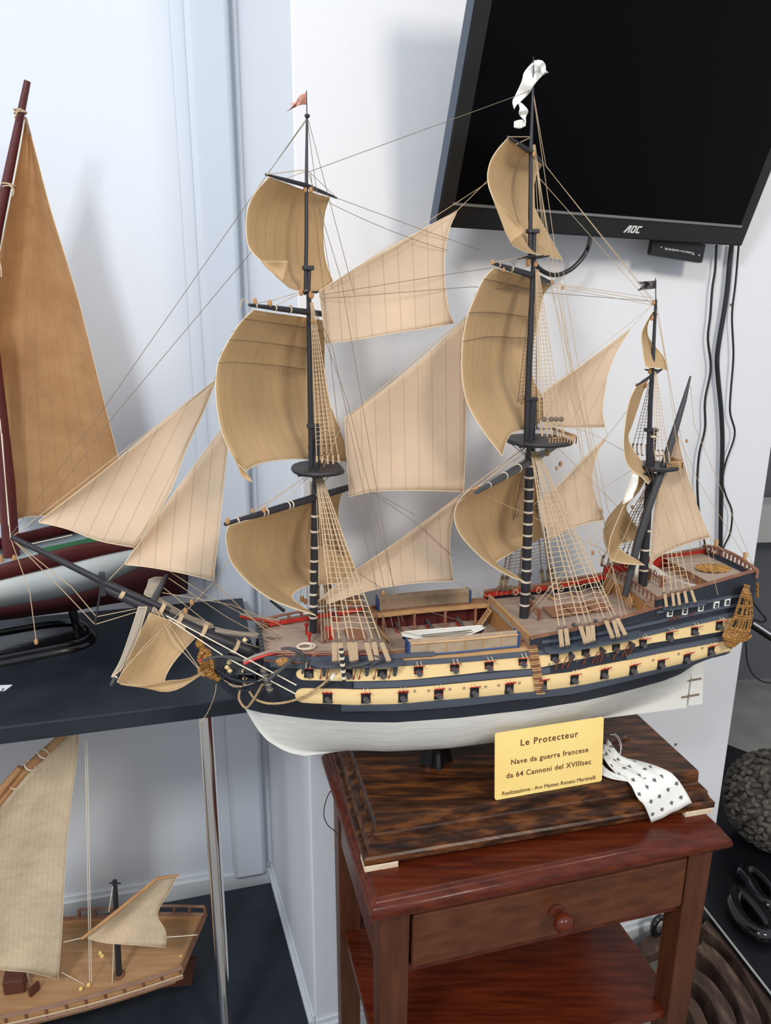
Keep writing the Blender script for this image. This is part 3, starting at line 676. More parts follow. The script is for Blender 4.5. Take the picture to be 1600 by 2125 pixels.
# swivel guns along the far rail of the quarterdeck and forecastle
for t, s, z in ((.185, .06, 1.106), (.225, .06, 1.107), (.265, .058, 1.109), (-.20, .062, 1.100), (-.16, .066, 1.100), (-.225, -.066, 1.098), (-.155, -.072, 1.098), (-.12, -.075, 1.098), (.20, -.075, 1.107), (.24, -.072, 1.108)):
    e = 1 if s > 0 else -1
    g_ = MB().tube([W(t, s-e*.008, z+.004), W(t, s+e*.014, z+.005)], [.0038, .0026], 8).build('deck_cannon', 'iron', ship)
    MB().box(W(t, s, z), (.009, .015, .005), (U3, V3, (0, 0, 1))).build('carriage', 'red' if t < 0 else 'light_wood', g_, smooth=False)
# forecastle open rails: posts and a red inner strip
for sd_ in (-1, 1):
    m_ = MB(); z = 1.1105
    pts = [W(t, sd_*(hb(t, z)-.003), z) for t in [-.282+.175*k/16 for k in range(17)]]
    m_.tube(pts, .0022, 6)
    for k in range(9): t = -.28+.17*k/8; m_.box(W(t, sd_*(hb(t, 1.105)-.003), 1.105), (.005, .004, .011), (U3, V3, (0, 0, 1)))
    fr_ = m_.build('forecastle_rail', 'rail_wood', ship)
    m_ = MB().hexa([W(a, sd_*b, z) for z in (1.097, 1.103) for a, b in ((-.27, hb(-.27, 1.1)-.008), (-.11, hb(-.11, 1.1)-.008), (-.11, hb(-.11, 1.1)-.006), (-.27, hb(-.27, 1.1)-.006))]).build('inner_strip', 'red', fr_, smooth=False)
# poop: cabin skylight with sloped roof, shell ornament, white pennant cloth, taffrail
cab = MB(); zc = 1.140
cp_ = [ST(1420, 1172, 0)[0]]
def hx(mb, t0, t1, s0, s1, z0, z1a, z1b): return mb.hexa([W(t0, s0, z0), W(t1, s0, z0), W(t1, s1, z0), W(t0, s1, z0), W(t0, s0, z1a), W(t1, s0, z1b), W(t1, s1, z1b), W(t0, s1, z1a)])
cb_ = hx(MB(), .447, .520, -.062, .062, 1.143, 1.160, 1.164).build('stern_cabin', 'cabin_wood', ship, smooth=False)
hx(MB(), .443, .522, -.065, .065, 1.1605, 1.1625, 1.1665).build('cabin_roof', 'deck', cb_, smooth=False, bevel=.001)
for k in range(3): MB().box(W(.462+.022*k, -.0625, 1.1505), (.012, .001, .009), (U3, V3, (0, 0, 1))).build('cabin_window', 'gallery_gold', cb_, smooth=False)
for k in range(5):
    cw = MB().box(W(.4465, -.044+.022*k, 1.1515), (.001, .013, .011), (U3, V3, (0, 0, 1))).build('cabin_window', 'rail_wood', cb_, smooth=False)
m_ = MB(); c = W(.486, -.012, 1.1665); n = 56
rows = [[add(c, add(add(mul(U3, .030*k*(1+.07*cos(14*a)*(k > .9))*cos(a)), mul(V3, .022*k*(1+.07*cos(14*a)*(k > .9))*sin(a))), (0, 0, .004*(1-k*k)+.0012*cos(14*a)*k))) for a in [2*pi*j/n for j in range(n)]] for k in (.02, .3, .6, .85, 1)]
m_.grid(rows, close=True); m_.build('shell_ornament', 'gold', ship, label='gilded scalloped oval shell on the stern cabin roof')
m_ = MB(); z = 1.183
tf = [W(.526, s, 1.178+.010*(1-(s/.072)**2)) for s in [-.070+.14*k/14 for k in range(15)]]
m_.tube(tf, .0028, 6)
for k in range(0, 15): m_.box(add(tf[k], (0, 0, -.006)), (.003, .0035, .013), (U3, V3, (0, 0, 1)))
m_.build('taffrail', 'rail_wood', ship)
for s in (-.035, .04): MB().box(W(.528, s, 1.190), (.005, .005, .018), (U3, V3, (0, 0, 1))).build('stern_post', 'light_wood', ship, smooth=False)
eT = catmull([(1316, 1174, .045), (1342, 1168, .045), (1362, 1176, .04), (1382, 1192, .02), (1412, 1206, -.01), (1459, 1217, -.05)], 18)
eB = catmull([(1318, 1207, .040), (1345, 1203, .040), (1372, 1202, .03), (1394, 1209, .012), (1420, 1216, -.015), (1459, 1222, -.05)], 18)
rows = [[P(*[lerp(a, b, j/5)[0], lerp(a, b, j/5)[1], lerp(a, b, j/5)[2]+.002*sin(i*.8)]) for i, (a, b) in enumerate(zip(eT, eB))] for j in range(6)]
fc_ = MB().grid(rows).build('loose_ensign', 'ribbon_white', ship, solid=.0006, label='white cloth with grey lilies lying on the poop deck')
m_ = MB()
for i, j in ((1, 2), (4, 2), (2, 5), (4, 6)): fleur(m_, add(rows[i][j], mul(V3, -.0015)), U3, (0, 0, 1), .0065)
m_.build('lily_print', 'fleur', fc_, smooth=False)
# stern: transom panel, quarter gallery in gilt openwork
GX = [onhull(x, y, .004) for x, y in [(1510, 1283), (1545, 1210), (1558, 1215)]]
gal = MB()
gp = [(1556, 1178), (1566, 1182), (1572, 1200), (1572, 1212)]
prof_f = [(1545, 1214), (1537, 1232), (1530, 1254), (1519, 1285), (1508, 1306), (1499, 1316), (1501, 1328), (1511, 1344)]
prof_b = [(1554, 1216), (1559, 1240), (1561, 1264), (1560, 1287), (1556, 1308), (1552, 1320), (1538, 1332), (1516, 1345)]
A = [P(x, y, -.088) for x, y in prof_f]; B = [P(x, y, -.092) for x, y in prof_b]; C = [P(x-2, y, -.045) for x, y in prof_b]; D = [P(x+2, y, -.060) for x, y in prof_f]
fA = catmull(A, 28); fB = catmull(B, 28); fC = catmull(C, 28); fD = catmull(D, 28)
M_ = [add(lerp(a, b, .5), mul(V3, -.006)) for a, b in zip(fA, fB)]
gal.grid([[fD[i], fA[i], M_[i], fB[i], fC[i]] for i in range(29)]); gal_o = gal.build('quarter_gallery', 'gallery_gold', ship, ang=60, label='gilded carved stern gallery')
def gpt(i, k, o=.0015): # point on the gallery face, row i of 28, k 0..1 across
    a = lerp(fA[i], M_[i], k*2) if k < .5 else lerp(M_[i], fB[i], k*2-1); return add(a, mul(V3, -o))
m_ = MB()
for i in (0, 3, 4, 8, 12, 13, 18, 22, 23, 26): m_.tube([gpt(i, k/8) for k in range(9)], .0013, 5)
for r0_, r1_, cols in ((4, 8, 4), (8, 12, 4), (13, 18, 5), (18, 22, 4)):
    for c_ in range(cols+1): m_.bar(gpt(r0_, .04+.92*c_/cols), gpt(r1_, .04+.92*c_/cols), .0009, n=5)
for k in range(9): m_.ball(gpt(0, k/8, .0), .0018, 6)
for i in range(22, 27):
    for k in range(6): m_.ball(gpt(i, (k+.5)/6, .0008), .0014, 6)
m_.build('carved_tracery', 'gold', gal_o)
m_ = MB()
for r0_, r1_, cols in ((5, 8, 2), (9, 12, 3), (14, 17, 3)):
    for c_ in range(cols):
        a = .12+.8*c_/cols; b = a+.5/cols; m_.quad(gpt(r0_, a, .0006), gpt(r0_, b, .0006), gpt(r1_, b, .0006), gpt(r1_, a, .0006))
m_.build('gallery_window', 'black_hole', gal_o, smooth=False)
m_ = MB()
for k in range(6): m_.ball(P(1571+(k % 2), 1212-0+k*5, -.03), .003, 6)
for k in range(5): m_.ball(P(1545+k*3, 1328-k*2, -.07), .0035, 6)
m_.build('stern_carving', 'gold', ship)
hx(MB(), .513, .532, -.064, .064, 1.10, 1.15, 1.172).build('transom', 'navy', ship, smooth=False)
# white framed windows of the poop side
for x, y in ((1389, 1271), (1420, 1267), (1453, 1260), (1485, 1255), (1508, 1249)):
    t, s, z = onhull(x, y); w = MB().box(W(t, s-.0015, z), (.0098, .002, .0128), (U3, V3, (0, 0, 1))).build('side_window', 'white_paint', ship, smooth=False)
    m_ = MB()
    for a in (-1, 1):
        for b in (-1, 1): m_.box(W(t+a*.0016, s-.0027, z+b*.0021), (.0024, .001, .0034), (U3, V3, (0, 0, 1)))
    m_.build('pane', 'black_hole', w, smooth=False)
# ---------------------------------------------------------------- gun ports
LOW = [(680, 1448), (759, 1448), (836, 1446), (910, 1440), (984, 1435), (1056, 1428), (1125, 1421), (1191, 1409), (1253, 1398), (1313, 1389), (1371, 1377), (1424, 1366), (1474, 1350)]
UPP = [(641, 1395), (722, 1397), (793, 1397), (868, 1392), (943, 1386), (1014, 1382), (1084, 1374), (1150, 1365), (1214, 1354), (1277, 1344), (1333, 1334), (1388, 1320), (1440, 1309), (1491, 1297)]
for row, (lst, dz, inm) in enumerate(((LOW, -.0068, 'black_hole'), (UPP, -.0068, 'black_hole'))):
    for k, (x, y) in enumerate(lst):
        t, s, z = onhull(x, y+1); d = hb(t+.005, z)-hb(t-.005, z); an = atan2(d, .01)
        ax = (nrm(sub(W(t+.005, -hb(t+.005, z), z), W(t-.005, -hb(t-.005, z), z))), nrm(cross((0, 0, 1), nrm(sub(W(t+.005, -hb(t+.005, z), z), W(t-.005, -hb(t-.005, z), z))))), (0, 0, 1))
        ou = mul(ax[1], -1)
        c = add(W(t, s, z), mul(ou, .0012)); hs = .0138
        po = MB().box(c, (hs, .0012, hs*1.05), ax); po = po.build('gun_port_shade', 'black_hole', ship, smooth=False)  # black plate stands for the shade inside the port; no recess is cut
        if row == 1 and 3 <= k <= 6 or row == 0 and k in (3,):
            MB().box(add(c, (0, 0, -.0)), (hs*.99, .0016, .002), ax).build('port_sill', 'red', po, smooth=False)
        cd_ = nrm(add(add(mul(V3, -1), mul(U3, .12)), (0, 0, -.06))); b0 = add(c, (0, 0, -.0012))
        MB().tube([b0, add(b0, mul(cd_, .0035)), add(b0, mul(cd_, .0045)), add(b0, mul(cd_, .0065)), add(b0, mul(cd_, .0066)), add(b0, mul(cd_, .0045))], [.0046, .0036, .0036, .0044, .0024, .0020], 12).build('cannon', 'iron', po)
        if not (row == 1 and k in (1, 2, 7, 8, 9)):
            up = add(c, (0, 0, hs*.52)); o2 = add(add(up, mul(ou, .0085 if row == 0 else .0105)), (0, 0, (.0068, .0058, .0075)[k % 3] if row == 0 else (.0050, .0062)[k % 2]))
            a1 = add(up, mul(ax[0], -hs*.55)); a2 = add(up, mul(ax[0], hs*.55)); b1 = add(o2, mul(ax[0], -hs*.55)); b2 = add(o2, mul(ax[0], hs*.55))
            dz3 = (0, 0, .0014); li = MB(); li.hexa([a1, a2, b2, b1, add(a1, dz3), add(a2, dz3), add(b2, dz3), add(b1, dz3)]); li.mi = [1, 0, 1, 1, 1, 1]
            lid = li.build('port_lid', ['band_yellow', 'red'], po, smooth=False)
            m_ = MB()
            for e in (.3, .7): m_.bar(lerp(b1, b2, e), add(add(lerp(a1, a2, e), (0, 0, .009)), mul(ou, -.001)), .0006, n=4)
            m_.build('lid_rope', 'rope_light', po)
# side ladder of small treads
for k in range(23):
    f = k/22; x = 1103+16*f; y = 1340+96*f; t, s, z = onhull(x, y)
    MB().box(W(t, s-.003, z), (.0145, .006, .0016), (U3, V3, (0, 0, 1))).build('side_step', 'light_wood' if k % 3 else 'rail_wood', ship, smooth=False)
# ring bolts on the bands
m_ = MB()
for x, y in ((860, 1433), (889, 1432), (933, 1429), (962, 1427), (1007, 1424), (1034, 1421), (1077, 1416), (1354, 1369), (1407, 1356), (1456, 1344), (1139, 1378), (1172, 1376), (1196, 1370), (1259, 1359)):
    t, s, z = onhull(x, y); c = W(t, s-.002, z); m_.tube([add(c, add(mul(U3, .0016*cos(2*pi*k/8)), (0, 0, .002*sin(2*pi*k/8)))) for k in range(9)], .0005, 4)
m_.build('ring_bolts', 'rope_dark', ship)
# ================================================================== WARSHIP: MASTS, YARDS, SAILS, RIGGING
def mastpart(name, pts, rs, m='spar', s=0, parent=None, n=12, label=None):
    return MB().tube([P(x, y, s) for x, y in pts], rs, n).build(name, m, parent or ship, label=label)
fm = mastpart('fore_mast', [(650, 1312), (653, 1130), (656, 975), (658, 884)], [.0062, .0060, .0052, .0040])
ftm = mastpart('fore_topmast', [(646, 985), (645, 880), (642, 740), (640, 600), (642, 556)], [.0040, .0040, .0035, .003, .0026])
ftg = mastpart('fore_topgallant_mast', [(634, 612), (636, 480), (636, 350), (637, 240)], [.0028, .0026, .0022, .0014])
mm = mastpart('main_mast', [(1087, 1280), (1092, 1194), (1099, 971), (1106, 832)], [.0080, .0078, .0070, .0052])
mtm = mastpart('main_topmast', [(1093, 912), (1095, 830), (1099, 724), (1105, 590), (1109, 480)], [.0050, .0050, .0044, .0036, .003])
mtg = mastpart('main_topgallant_mast', [(1100, 545), (1100.5, 440), (1102, 300), (1106, 182)], [.0036, .0032, .0027, .0016])
zm = mastpart('mizzen_mast', [(1333, 1222), (1341, 1095), (1350, 971), (1357, 890)], [.0078, .0074, .0060, .0046])
ztm = mastpart('mizzen_topmast', [(1345, 972), (1350, 831), (1354, 765), (1361, 622)], [.0042, .0038, .0032, .0022])
def bands(par, pts, hw, s=0):
    for x, y in pts: MB().lathe(P(x, y, s), [(hw, -.0016), (hw+.0004, 0), (hw, .0016)], 14).build('woolding', 'woolding', par)
bands(fm, [(650, 1160+24*k) if k else (652, 1163) for k in range(6)] + [(654, 1070), (653, 1102), (654, 1135)], .0066)
bands(mm, [(tab(966+24*k, [(900, 1101.5), (971, 1099), (1194, 1092), (1275, 1087)]), 966+24*k) for k in range(13)], .0082)
bands(zm, [(1343, 1100), (1338, 1140), (1335, 1182), (1356, 905)], .0080)
def capblock(par, x, y, x2, y2, name='mast_cap'):
    a = P(x, y); b = P(x2, y2); c = lerp(a, b, .5); L = sqrt(sum(k*k for k in sub(a, b)))+.011
    MB().box(c, (L, .0115, .006), (U3, V3, (0, 0, 1))).build(name, 'spar', par, smooth=False, bevel=.0012)
capblock(fm, 645, 884, 657, 884); capblock(ftm, 636, 556, 643, 556); capblock(mm, 1096, 828, 1107, 828); capblock(mtm, 1101, 480, 1110, 480); capblock(zm, 1346, 892, 1357, 892)
def top(par, px, py, lt, ls, name='mast_top', rail=0):
    c = P(px, py); m_ = MB(); n = 28; rows = []
    for r, h in ((.2, .0020), (1, .0030), (1.04, 0), (.99, -.0035), (.2, -.0025)):
        rows.append([add(c, add(add(mul(U3, r*lt*(cos(a) if cos(a) < 0 else min(1, 1.25*cos(a)))), mul(V3, r*ls*sin(a))), (0, 0, h))) for a in [2*pi*k/n for k in range(n)]])
    m_.grid(rows, close=True); m_.face(range(n)); k0 = len(m_.v); m_.face(range(k0-n, k0)[::-1])
    for s in (-.5, 0, .5): m_.box(add(c, add(mul(V3, s*ls), (0, 0, -.0045))), (lt*1.7, .003, .003), (U3, V3, (0, 0, 1)))
    o = m_.build(name, 'spar', par, ang=50)
    if rail:
        m_ = MB(); b = add(c, mul(U3, lt*1.0))
        for hgt in (.010, .0125): m_.bar(add(add(b, mul(V3, -ls*.8)), (0, 0, hgt)), add(add(b, mul(V3, ls*.8)), (0, 0, hgt)), .0011, n=5)
        for e in (-1, 1): m_.bar(add(add(b, mul(V3, e*ls*.8)), (0, 0, .0115)), add(add(b, add(mul(V3, e*ls*.85), mul(U3, -lt*.9))), (0, 0, .0105)), .0011, n=5)
        for k in range(13): p = add(b, mul(V3, -ls*.8+ls*1.6*k/12)); m_.bar(p, add(p, (0, 0, .012)), .0009, n=5)
        for k in range(10): p = add(b, add(mul(V3, -ls*.8), mul(U3, -lt*.95*k/9))); m_.bar(p, add(p, (0, 0, .0112)), .0009, n=5)
        m_.build('top_railing', 'light_wood', o)
    return o
top(fm, 657, 972, .036, .048); top(mm, 1113, 914, .046, .052, rail=1); top(zm, 1362, 967, .029, .034, rail=1)
def cross_trees(par, px, py, l=.012, w=.020):
    c = P(px, py); m_ = MB()
    for e in (-1, 1): m_.bar(add(c, add(mul(U3, -l), mul(V3, e*.004))), add(c, add(mul(U3, l), mul(V3, e*.004))), .0014, n=5)
    for e in (-.7, .3, .9): m_.bar(add(c, add(mul(U3, e*l), mul(V3, -w))), add(c, add(mul(U3, e*l), mul(V3, w))), .0013, n=5)
    m_.build('cross_trees', 'spar', par)
cross_trees(ftm, 640, 606); cross_trees(mtm, 1104, 534, .014, .030); cross_trees(ztm, 1354, 768, .008, .012)
# ---------------------------------------------------------------- yards
def yard(name, mp, lp, rp=None, r=.0042, m='spar', bands_=(), ds=-.006, YR=None, YL=None):
    M = P(mp[0], mp[1], 0); L = atY(lp[0], lp[1], YL) if YL else atZ(lp[0], lp[1], M[2]); v = sub(L, M); ll = sqrt(sum(c*c for c in v))
    if rp is None: R = sub(M, v)
    else: R = atY(rp[0], rp[1], YR if YR else M[1]*2-L[1])
    pts = []; 
    path = [L, lerp(L, M, .5), M, lerp(M, R, .5), R]
    o = MB().tube(path, [r*.45, r*.85, r, r*.85, r*.45], 10).build(name, m, ship)
    if bands_:
        d = nrm(v); ax = (nrm(cross(d, (0, 0, 1))), (0, 0, 1), d); ax = (ax[0], cross(d, ax[0]), d)
        for f in bands_:
            c = lerp(M, L, f); rf = r*(1-.30*f) if f < .5 else r*(.85-.8*(f-.5)); MB().lathe(c, [(rf*1.08, -.0011), (rf*1.16, .0), (rf*1.08, .0011)], 10, ax).build('yard_lashing', 'woolding', o)
    return L, M, R
yft = yard('fore_course_yard', (655, 1032), (467, 1088), r=.0058, bands_=(.88, .62, .58, .34, .30))
yfm = yard('fore_topsail_yard', (641, 648), (517, 633), YL=.93, r=.0044, bands_=(.9, .6, .35))
yfu = yard('fore_topgallant_yard', (636, 385), (551, 362), (699, 411), YL=.96, r=.0030, YR=1.136)
ymt = yard('main_course_yard', (1098, 958), (988, 1022), r=.0066, m='spar_grey', bands_=(.8, .52, .25))
ymm = yard('main_topsail_yard', (1104, 572), (1022, 546), (1147, 588), YL=1.035, r=.0048, YR=1.21, bands_=(.85, .55))
ymu = yard('main_topgallant_yard', (1102, 316), (1054, 284), (1132, 343), YL=1.05, r=.0036, YR=1.19)
yzt = yard('crossjack_yard', (1352, 985), (1313, 985), YL=1.11, r=.0032)
yzm = yard('mizzen_topsail_yard', (1352, 780), (1321, 800), YL=1.12, r=.0026)
yzu = yard('mizzen_topgallant_yard', (1359, 652), (1354, 652), YL=1.148, r=.0018)
mastpart('mizzen_gaff', [(1433, 780), (1420, 830), (1397, 905), (1380, 960), (1355, 1025), (1325, 1120), (1297, 1236)], [.0014, .0038, .0056, .0062, .0066, .0066, .0054], 'spar_grey', s=-.014, label='long dark slanting spar on the mizzen mast')
# ---------------------------------------------------------------- sails
def coons(T, L, R, Bt, n, m):
    T = catmull(T, n); Bt = catmull(Bt, n); L = catmull(L, m); R = catmull(R, m); k = len(T[0]); G = []
    for j in range(m+1):
        v = j/m; row = []
        for i in range(n+1):
            u = i/n
            row.append(tuple((1-v)*T[i][c]+v*Bt[i][c]+(1-u)*L[j][c]+u*R[j][c]-((1-u)*(1-v)*T[0][c]+u*(1-v)*T[n][c]+(1-u)*v*Bt[0][c]+u*v*Bt[n][c]) for c in range(k)))
        G.append(row)
    return G
def withY(pts, a, b):
    L = [0]
    for p, q in zip(pts, pts[1:]): L.append(L[-1]+hypot(q[0]-p[0], q[1]-p[1]))
    return [(p[0], p[1], a+(b-a)*l/L[-1]) for p, l in zip(pts, L)]
def mesh_sail(G3, uvs, name, m, rope=True, extra=None, parent=None, label=None, rr=.0007):
    mb = MB().grid(G3, uvs)
    if extra:
        for g, uv in extra: mb.grid(g, uv)
    o = mb.build(name, m, parent or ship, solid=.0005, label=label, ang=80)
    if rope:
        e = [G3[0][i] for i in range(len(G3[0]))]+[r[-1] for r in G3[1:]]+G3[-1][-2::-1]+[r[0] for r in G3[-2:0:-1]]+[G3[0][0]]
        MB().tube(e, rr*.85, 5).build('bolt_rope', 'bolt_rope', o)
    return o
def square(name, T, L, R, Bt, Ys, m='sail_tan', belly=.03, n=28, k=28, fold=None, reefs=(), width=.3, label=None, wr=0, parent=None):
    """T left to right, L and R downwards, Bt left to right; Ys = depths of the corners TL, TR, BL, BR"""
    G = coons(withY(T, Ys[0], Ys[1]), withY(L, Ys[0], Ys[2]), withY(R, Ys[1], Ys[3]), withY(Bt, Ys[2], Ys[3]), n, k)
    rnd = random.Random(name); ph = [rnd.uniform(0, 6) for _ in range(4)]
    def q(i, j, p):
        u = i/n; v = j/k; b = belly*sin(pi*u)*sin(pi*v)**.7+wr*sin(u*9+ph[0]+v*2)*sin(v*5+ph[1])*sin(pi*v)**.5*sin(pi*u)**.5
        return atY(p[0], p[1], p[2]+b)
    G3 = [[q(i, j, p) for i, p in enumerate(r)] for j, r in enumerate(G)]
    uv = [[(width*i/n, .3*j/k) for i in range(n+1)] for j in range(k+1)]
    ex = []
    if fold:
        fT, fL, fR, fB, fY = fold; g = coons(withY(fT, fY[0], fY[1]), withY(fL, fY[0], fY[2]), withY(fR, fY[1], fY[3]), withY(fB, fY[2], fY[3]), 10, 10)
        ex.append(([[atY(p[0], p[1], p[2]+.006*sin(pi*i/10)*sin(pi*j/10)) for i, p in enumerate(r)] for j, r in enumerate(g)], [[(.01, .01)]*11 for _ in range(11)]))
    o = mesh_sail(G3, uv, name, m, extra=ex, label=label, parent=parent)
    if reefs:
        m_ = MB()
        for v in reefs:
            j = int(v*k); row = [add(p, (0, -.001, 0)) for p in G3[j]]; m_.tube(row, .0004, 4)
            for i in range(1, 2*n):
                if i % 2 == 0: p = row[i//2]; d = G3[min(j+3, k)][i//2]
                else: p = lerp(row[i//2], row[i//2+1], .5); d = lerp(G3[min(j+3, k)][i//2], G3[min(j+3, k)][i//2+1], .5)
                m_.bar(p, add(lerp(p, d, .9), (-.004, -.0015, 0)), .00032, n=3)
        m_.build('reef_points', 'rope_dark', o)
    return o
c2 = lambda pts: cr(450, 150, 3.2, pts); c3 = lambda pts: cr(850, 80, 3.2, pts); c4 = lambda pts: cr(420, 600, 2.963, pts); c5 = lambda pts: cr(900, 600, 2.424, pts)
square('fore_topgallant_sail', c2([(345, 695), (450, 735), (600, 790), (750, 832)]), c2([(345, 695), (255, 800), (205, 910), (195, 1030), (205, 1140), (240, 1200), (290, 1250), (340, 1295)]),
       c2([(750, 832), (720, 920), (708, 1030), (710, 1180), (735, 1300), (770, 1385)]), c2([(340, 1295), (385, 1345), (440, 1395), (490, 1435), (560, 1452), (640, 1462), (700, 1450), (770, 1385)]), (.96, 1.13, .955, 1.13), width=.17,
       fold=(c2([(292, 1250), (380, 1253), (476, 1251)]), c2([(292, 1250), (330, 1300), (372, 1335)]), c2([(476, 1251), (462, 1310), (450, 1345), (442, 1392)]), c2([(372, 1335), (405, 1360), (442, 1392)]), (.946, .955, .946, .955)), wr=.006)
square('fore_topsail', c4([(312, 128), (450, 150), (600, 170), (745, 195)]), c4([(312, 128), (235, 205), (160, 320), (105, 430), (86, 520), (83, 640), (95, 760), (120, 880), (165, 985), (215, 1065), (262, 1120)]),
       c4([(745, 195), (750, 300), (750, 450), (757, 580), (782, 700), (830, 830), (872, 940), (885, 1060)]), c4([(262, 1120), (330, 1080), (430, 1055), (540, 1045), (640, 1045), (760, 1050), (885, 1060)]), (.93, 1.13, .90, 1.15), belly=.045, reefs=(.09, .23, .37), width=.27,
       fold=(c4([(165, 970), (200, 1010), (262, 1120)]), c4([(165, 970), (200, 1050), (222, 1100), (235, 1140)]), c4([(262, 1120), (280, 1145), (295, 1165), (312, 1190)]), c4([(235, 1140), (270, 1172), (312, 1190)]), (.90, .90, .895, .895)), wr=.006)
square('fore_course', [(474, 1091), (540, 1072), (640, 1044), (718, 1006)], [(474, 1091), (469, 1112), (472, 1140), (480, 1166), (500, 1193), (528, 1220), (565, 1245), (608, 1262), (655, 1277)],
       [(718, 1006), (704, 1040), (704, 1090), (722, 1145), (748, 1196)], [(655, 1277), (626, 1258), (607, 1241), (611, 1230), (628, 1219), (650, 1214), (700, 1210), (748, 1196)], (.885, 1.12, .93, 1.14), belly=.05, k=36, wr=.010, width=.28)
square('main_topgallant_sail', c3([(652, 662), (720, 715), (800, 770), (885, 836)]), c3([(652, 662), (590, 730), (540, 810), (518, 900), (525, 980), (550, 1050), (580, 1130), (610, 1210), (640, 1290), (685, 1375)]),
       c3([(885, 836), (850, 880), (828, 950), (822, 1050), (832, 1130), (870, 1210), (930, 1320), (1015, 1470)]), c3([(685, 1375), (740, 1405), (800, 1425), (880, 1440), (1015, 1470)]), (1.05, 1.19, 1.04, 1.18), width=.20, wr=.008,
       fold=(c3([(556, 1062), (600, 1105), (640, 1140)]), c3([(556, 1062), (590, 1160), (630, 1265), (684, 1372)]), c3([(640, 1140), (700, 1205), (762, 1278), (700, 1330), (686, 1345)]), c3([(684, 1372), (684, 1358), (686, 1345)]), (1.03, 1.035, 1.03, 1.035)))
square('main_topsail', [(1024, 556), (1060, 566), (1105, 580), (1144, 592)], [(1024, 556), (1003, 580), (984, 620), (968, 664), (960, 711), (958, 765), (963, 812), (974, 847), (999, 889), (1020, 918), (1042, 946)],
       [(1144, 592), (1128, 612), (1117, 662), (1106, 724), (1106, 786), (1119, 812), (1127, 831), (1127, 874)], [(1042, 946), (1048, 925), (1058, 903), (1078, 893), (1100, 888), (1127, 874)], (1.04, 1.21, 1.0, 1.20), belly=.04, reefs=(.10, .25, .40), width=.25, wr=.012)
square('main_course', [(974, 1016), (1010, 1004), (1060, 985), (1108, 965)], [(974, 1016), (954, 1037), (943, 1066), (947, 1093), (962, 1119), (990, 1149), (1022, 1175), (1058, 1196), (1088, 1207)],
       [(1108, 965), (1112, 1000), (1117, 1060), (1127, 1115)], [(1088, 1207), (1052, 1183), (1026, 1172), (1045, 1157), (1080, 1138), (1127, 1115)], (.99, 1.18, 1.03, 1.19), belly=.05, k=36, wr=.010, width=.25)
c6 = lambda pts: cr(1250, 440, 4.571, pts)
square('mizzen_topgallant_sail', c6([(478, 945), (490, 940), (500, 942)]), c6([(478, 945), (420, 1040), (378, 1130), (370, 1210), (385, 1330), (405, 1450), (432, 1477)]), c6([(500, 942), (452, 1010), (425, 1100), (440, 1190), (490, 1265), (550, 1330), (590, 1400), (612, 1500)]),
       c6([(432, 1477), (500, 1476), (560, 1484), (612, 1500)]), (1.15, 1.165, 1.14, 1.17), n=14, width=.08, belly=.01)
square('mizzen_topsail', c5([(1018, 490), (1045, 470), (1080, 452)]), c5([(1018, 490), (985, 560), (965, 660), (955, 780), (968, 870), (1000, 915), (1040, 940), (1078, 980)]), c5([(1080, 452), (1052, 520), (1030, 590), (1000, 680), (978, 745), (1005, 810), (1040, 860), (1090, 960)]),
       c5([(1078, 980), (1085, 972), (1090, 960)]), (1.12, 1.16, 1.11, 1.16), n=14, k=30, width=.10, belly=.01)
square('crossjack_sail', c5([(1000, 925), (1030, 940), (1065, 960)]), c5([(1000, 925), (985, 1000), (968, 1060), (930, 1150), (890, 1250), (880, 1320), (890, 1360), (940, 1378), (1000, 1385), (1060, 1388)]),
       c5([(1065, 960), (1030, 1020), (990, 1060), (968, 1100), (985, 1140), (1005, 1175), (1040, 1225)]), c5([(1060, 1388), (1000, 1350), (950, 1320), (930, 1290), (975, 1272), (1032, 1255), (1040, 1225)]), (1.11, 1.18, 1.12, 1.2), n=18, k=34, width=.14, belly=.02)
square('signal_cloth', c5([(1000, 930), (1010, 928), (1030, 940)]), c5([(1000, 930), (985, 980), (965, 1030), (950, 1082)]), c5([(1030, 940), (1025, 985), (1010, 1020), (1000, 1050)]), c5([(950, 1082), (975, 1070), (1000, 1050)]), (1.10, 1.10, 1.10, 1.10), m='ribbon_white', n=8, k=8, belly=.004)
def stay(name, T, L, R, Bt, m='sail_cream', s=0.0, belly=.010, n=22, k=22, seam=None, label=None, ds=(0, 0)):
    """fore-and-aft sail standing in the ship's centre plane; seams run parallel to the given direction"""
    G = coons(T, L, R, Bt, n, k); G3 = []
    for j, r in enumerate(G): G3.append([P(p[0], p[1], s+ds[0]+(ds[1]-ds[0])*i/n+belly*sin(pi*i/n)*sin(pi*(.1+.9*j/k))) for i, p in enumerate(r)])
    a, b = seam or (R[0], R[-1]); A = ST(*a); B_ = ST(*b); d = (B_[0]-A[0], B_[2]-A[2]); l = hypot(*d); d = (d[0]/l, d[1]/l)
    uv = []
    for r in G: uv.append([((ST(*p)[0]-A[0])*d[1]-(ST(*p)[2]-A[2])*d[0]+.003, 0) for p in r])
    return mesh_sail(G3, uv, name, m, label=label)
stay('outer_jib', [(80, 1082), (200, 990), (320, 890), (447, 790)], [(80, 1082), (81, 1083), (82, 1084)], [(447, 790), (425, 850), (390, 925), (362, 1000), (336, 1052), (277, 1136)], [(82, 1084), (140, 1098), (205, 1122), (277, 1136)], s=0, belly=.02)
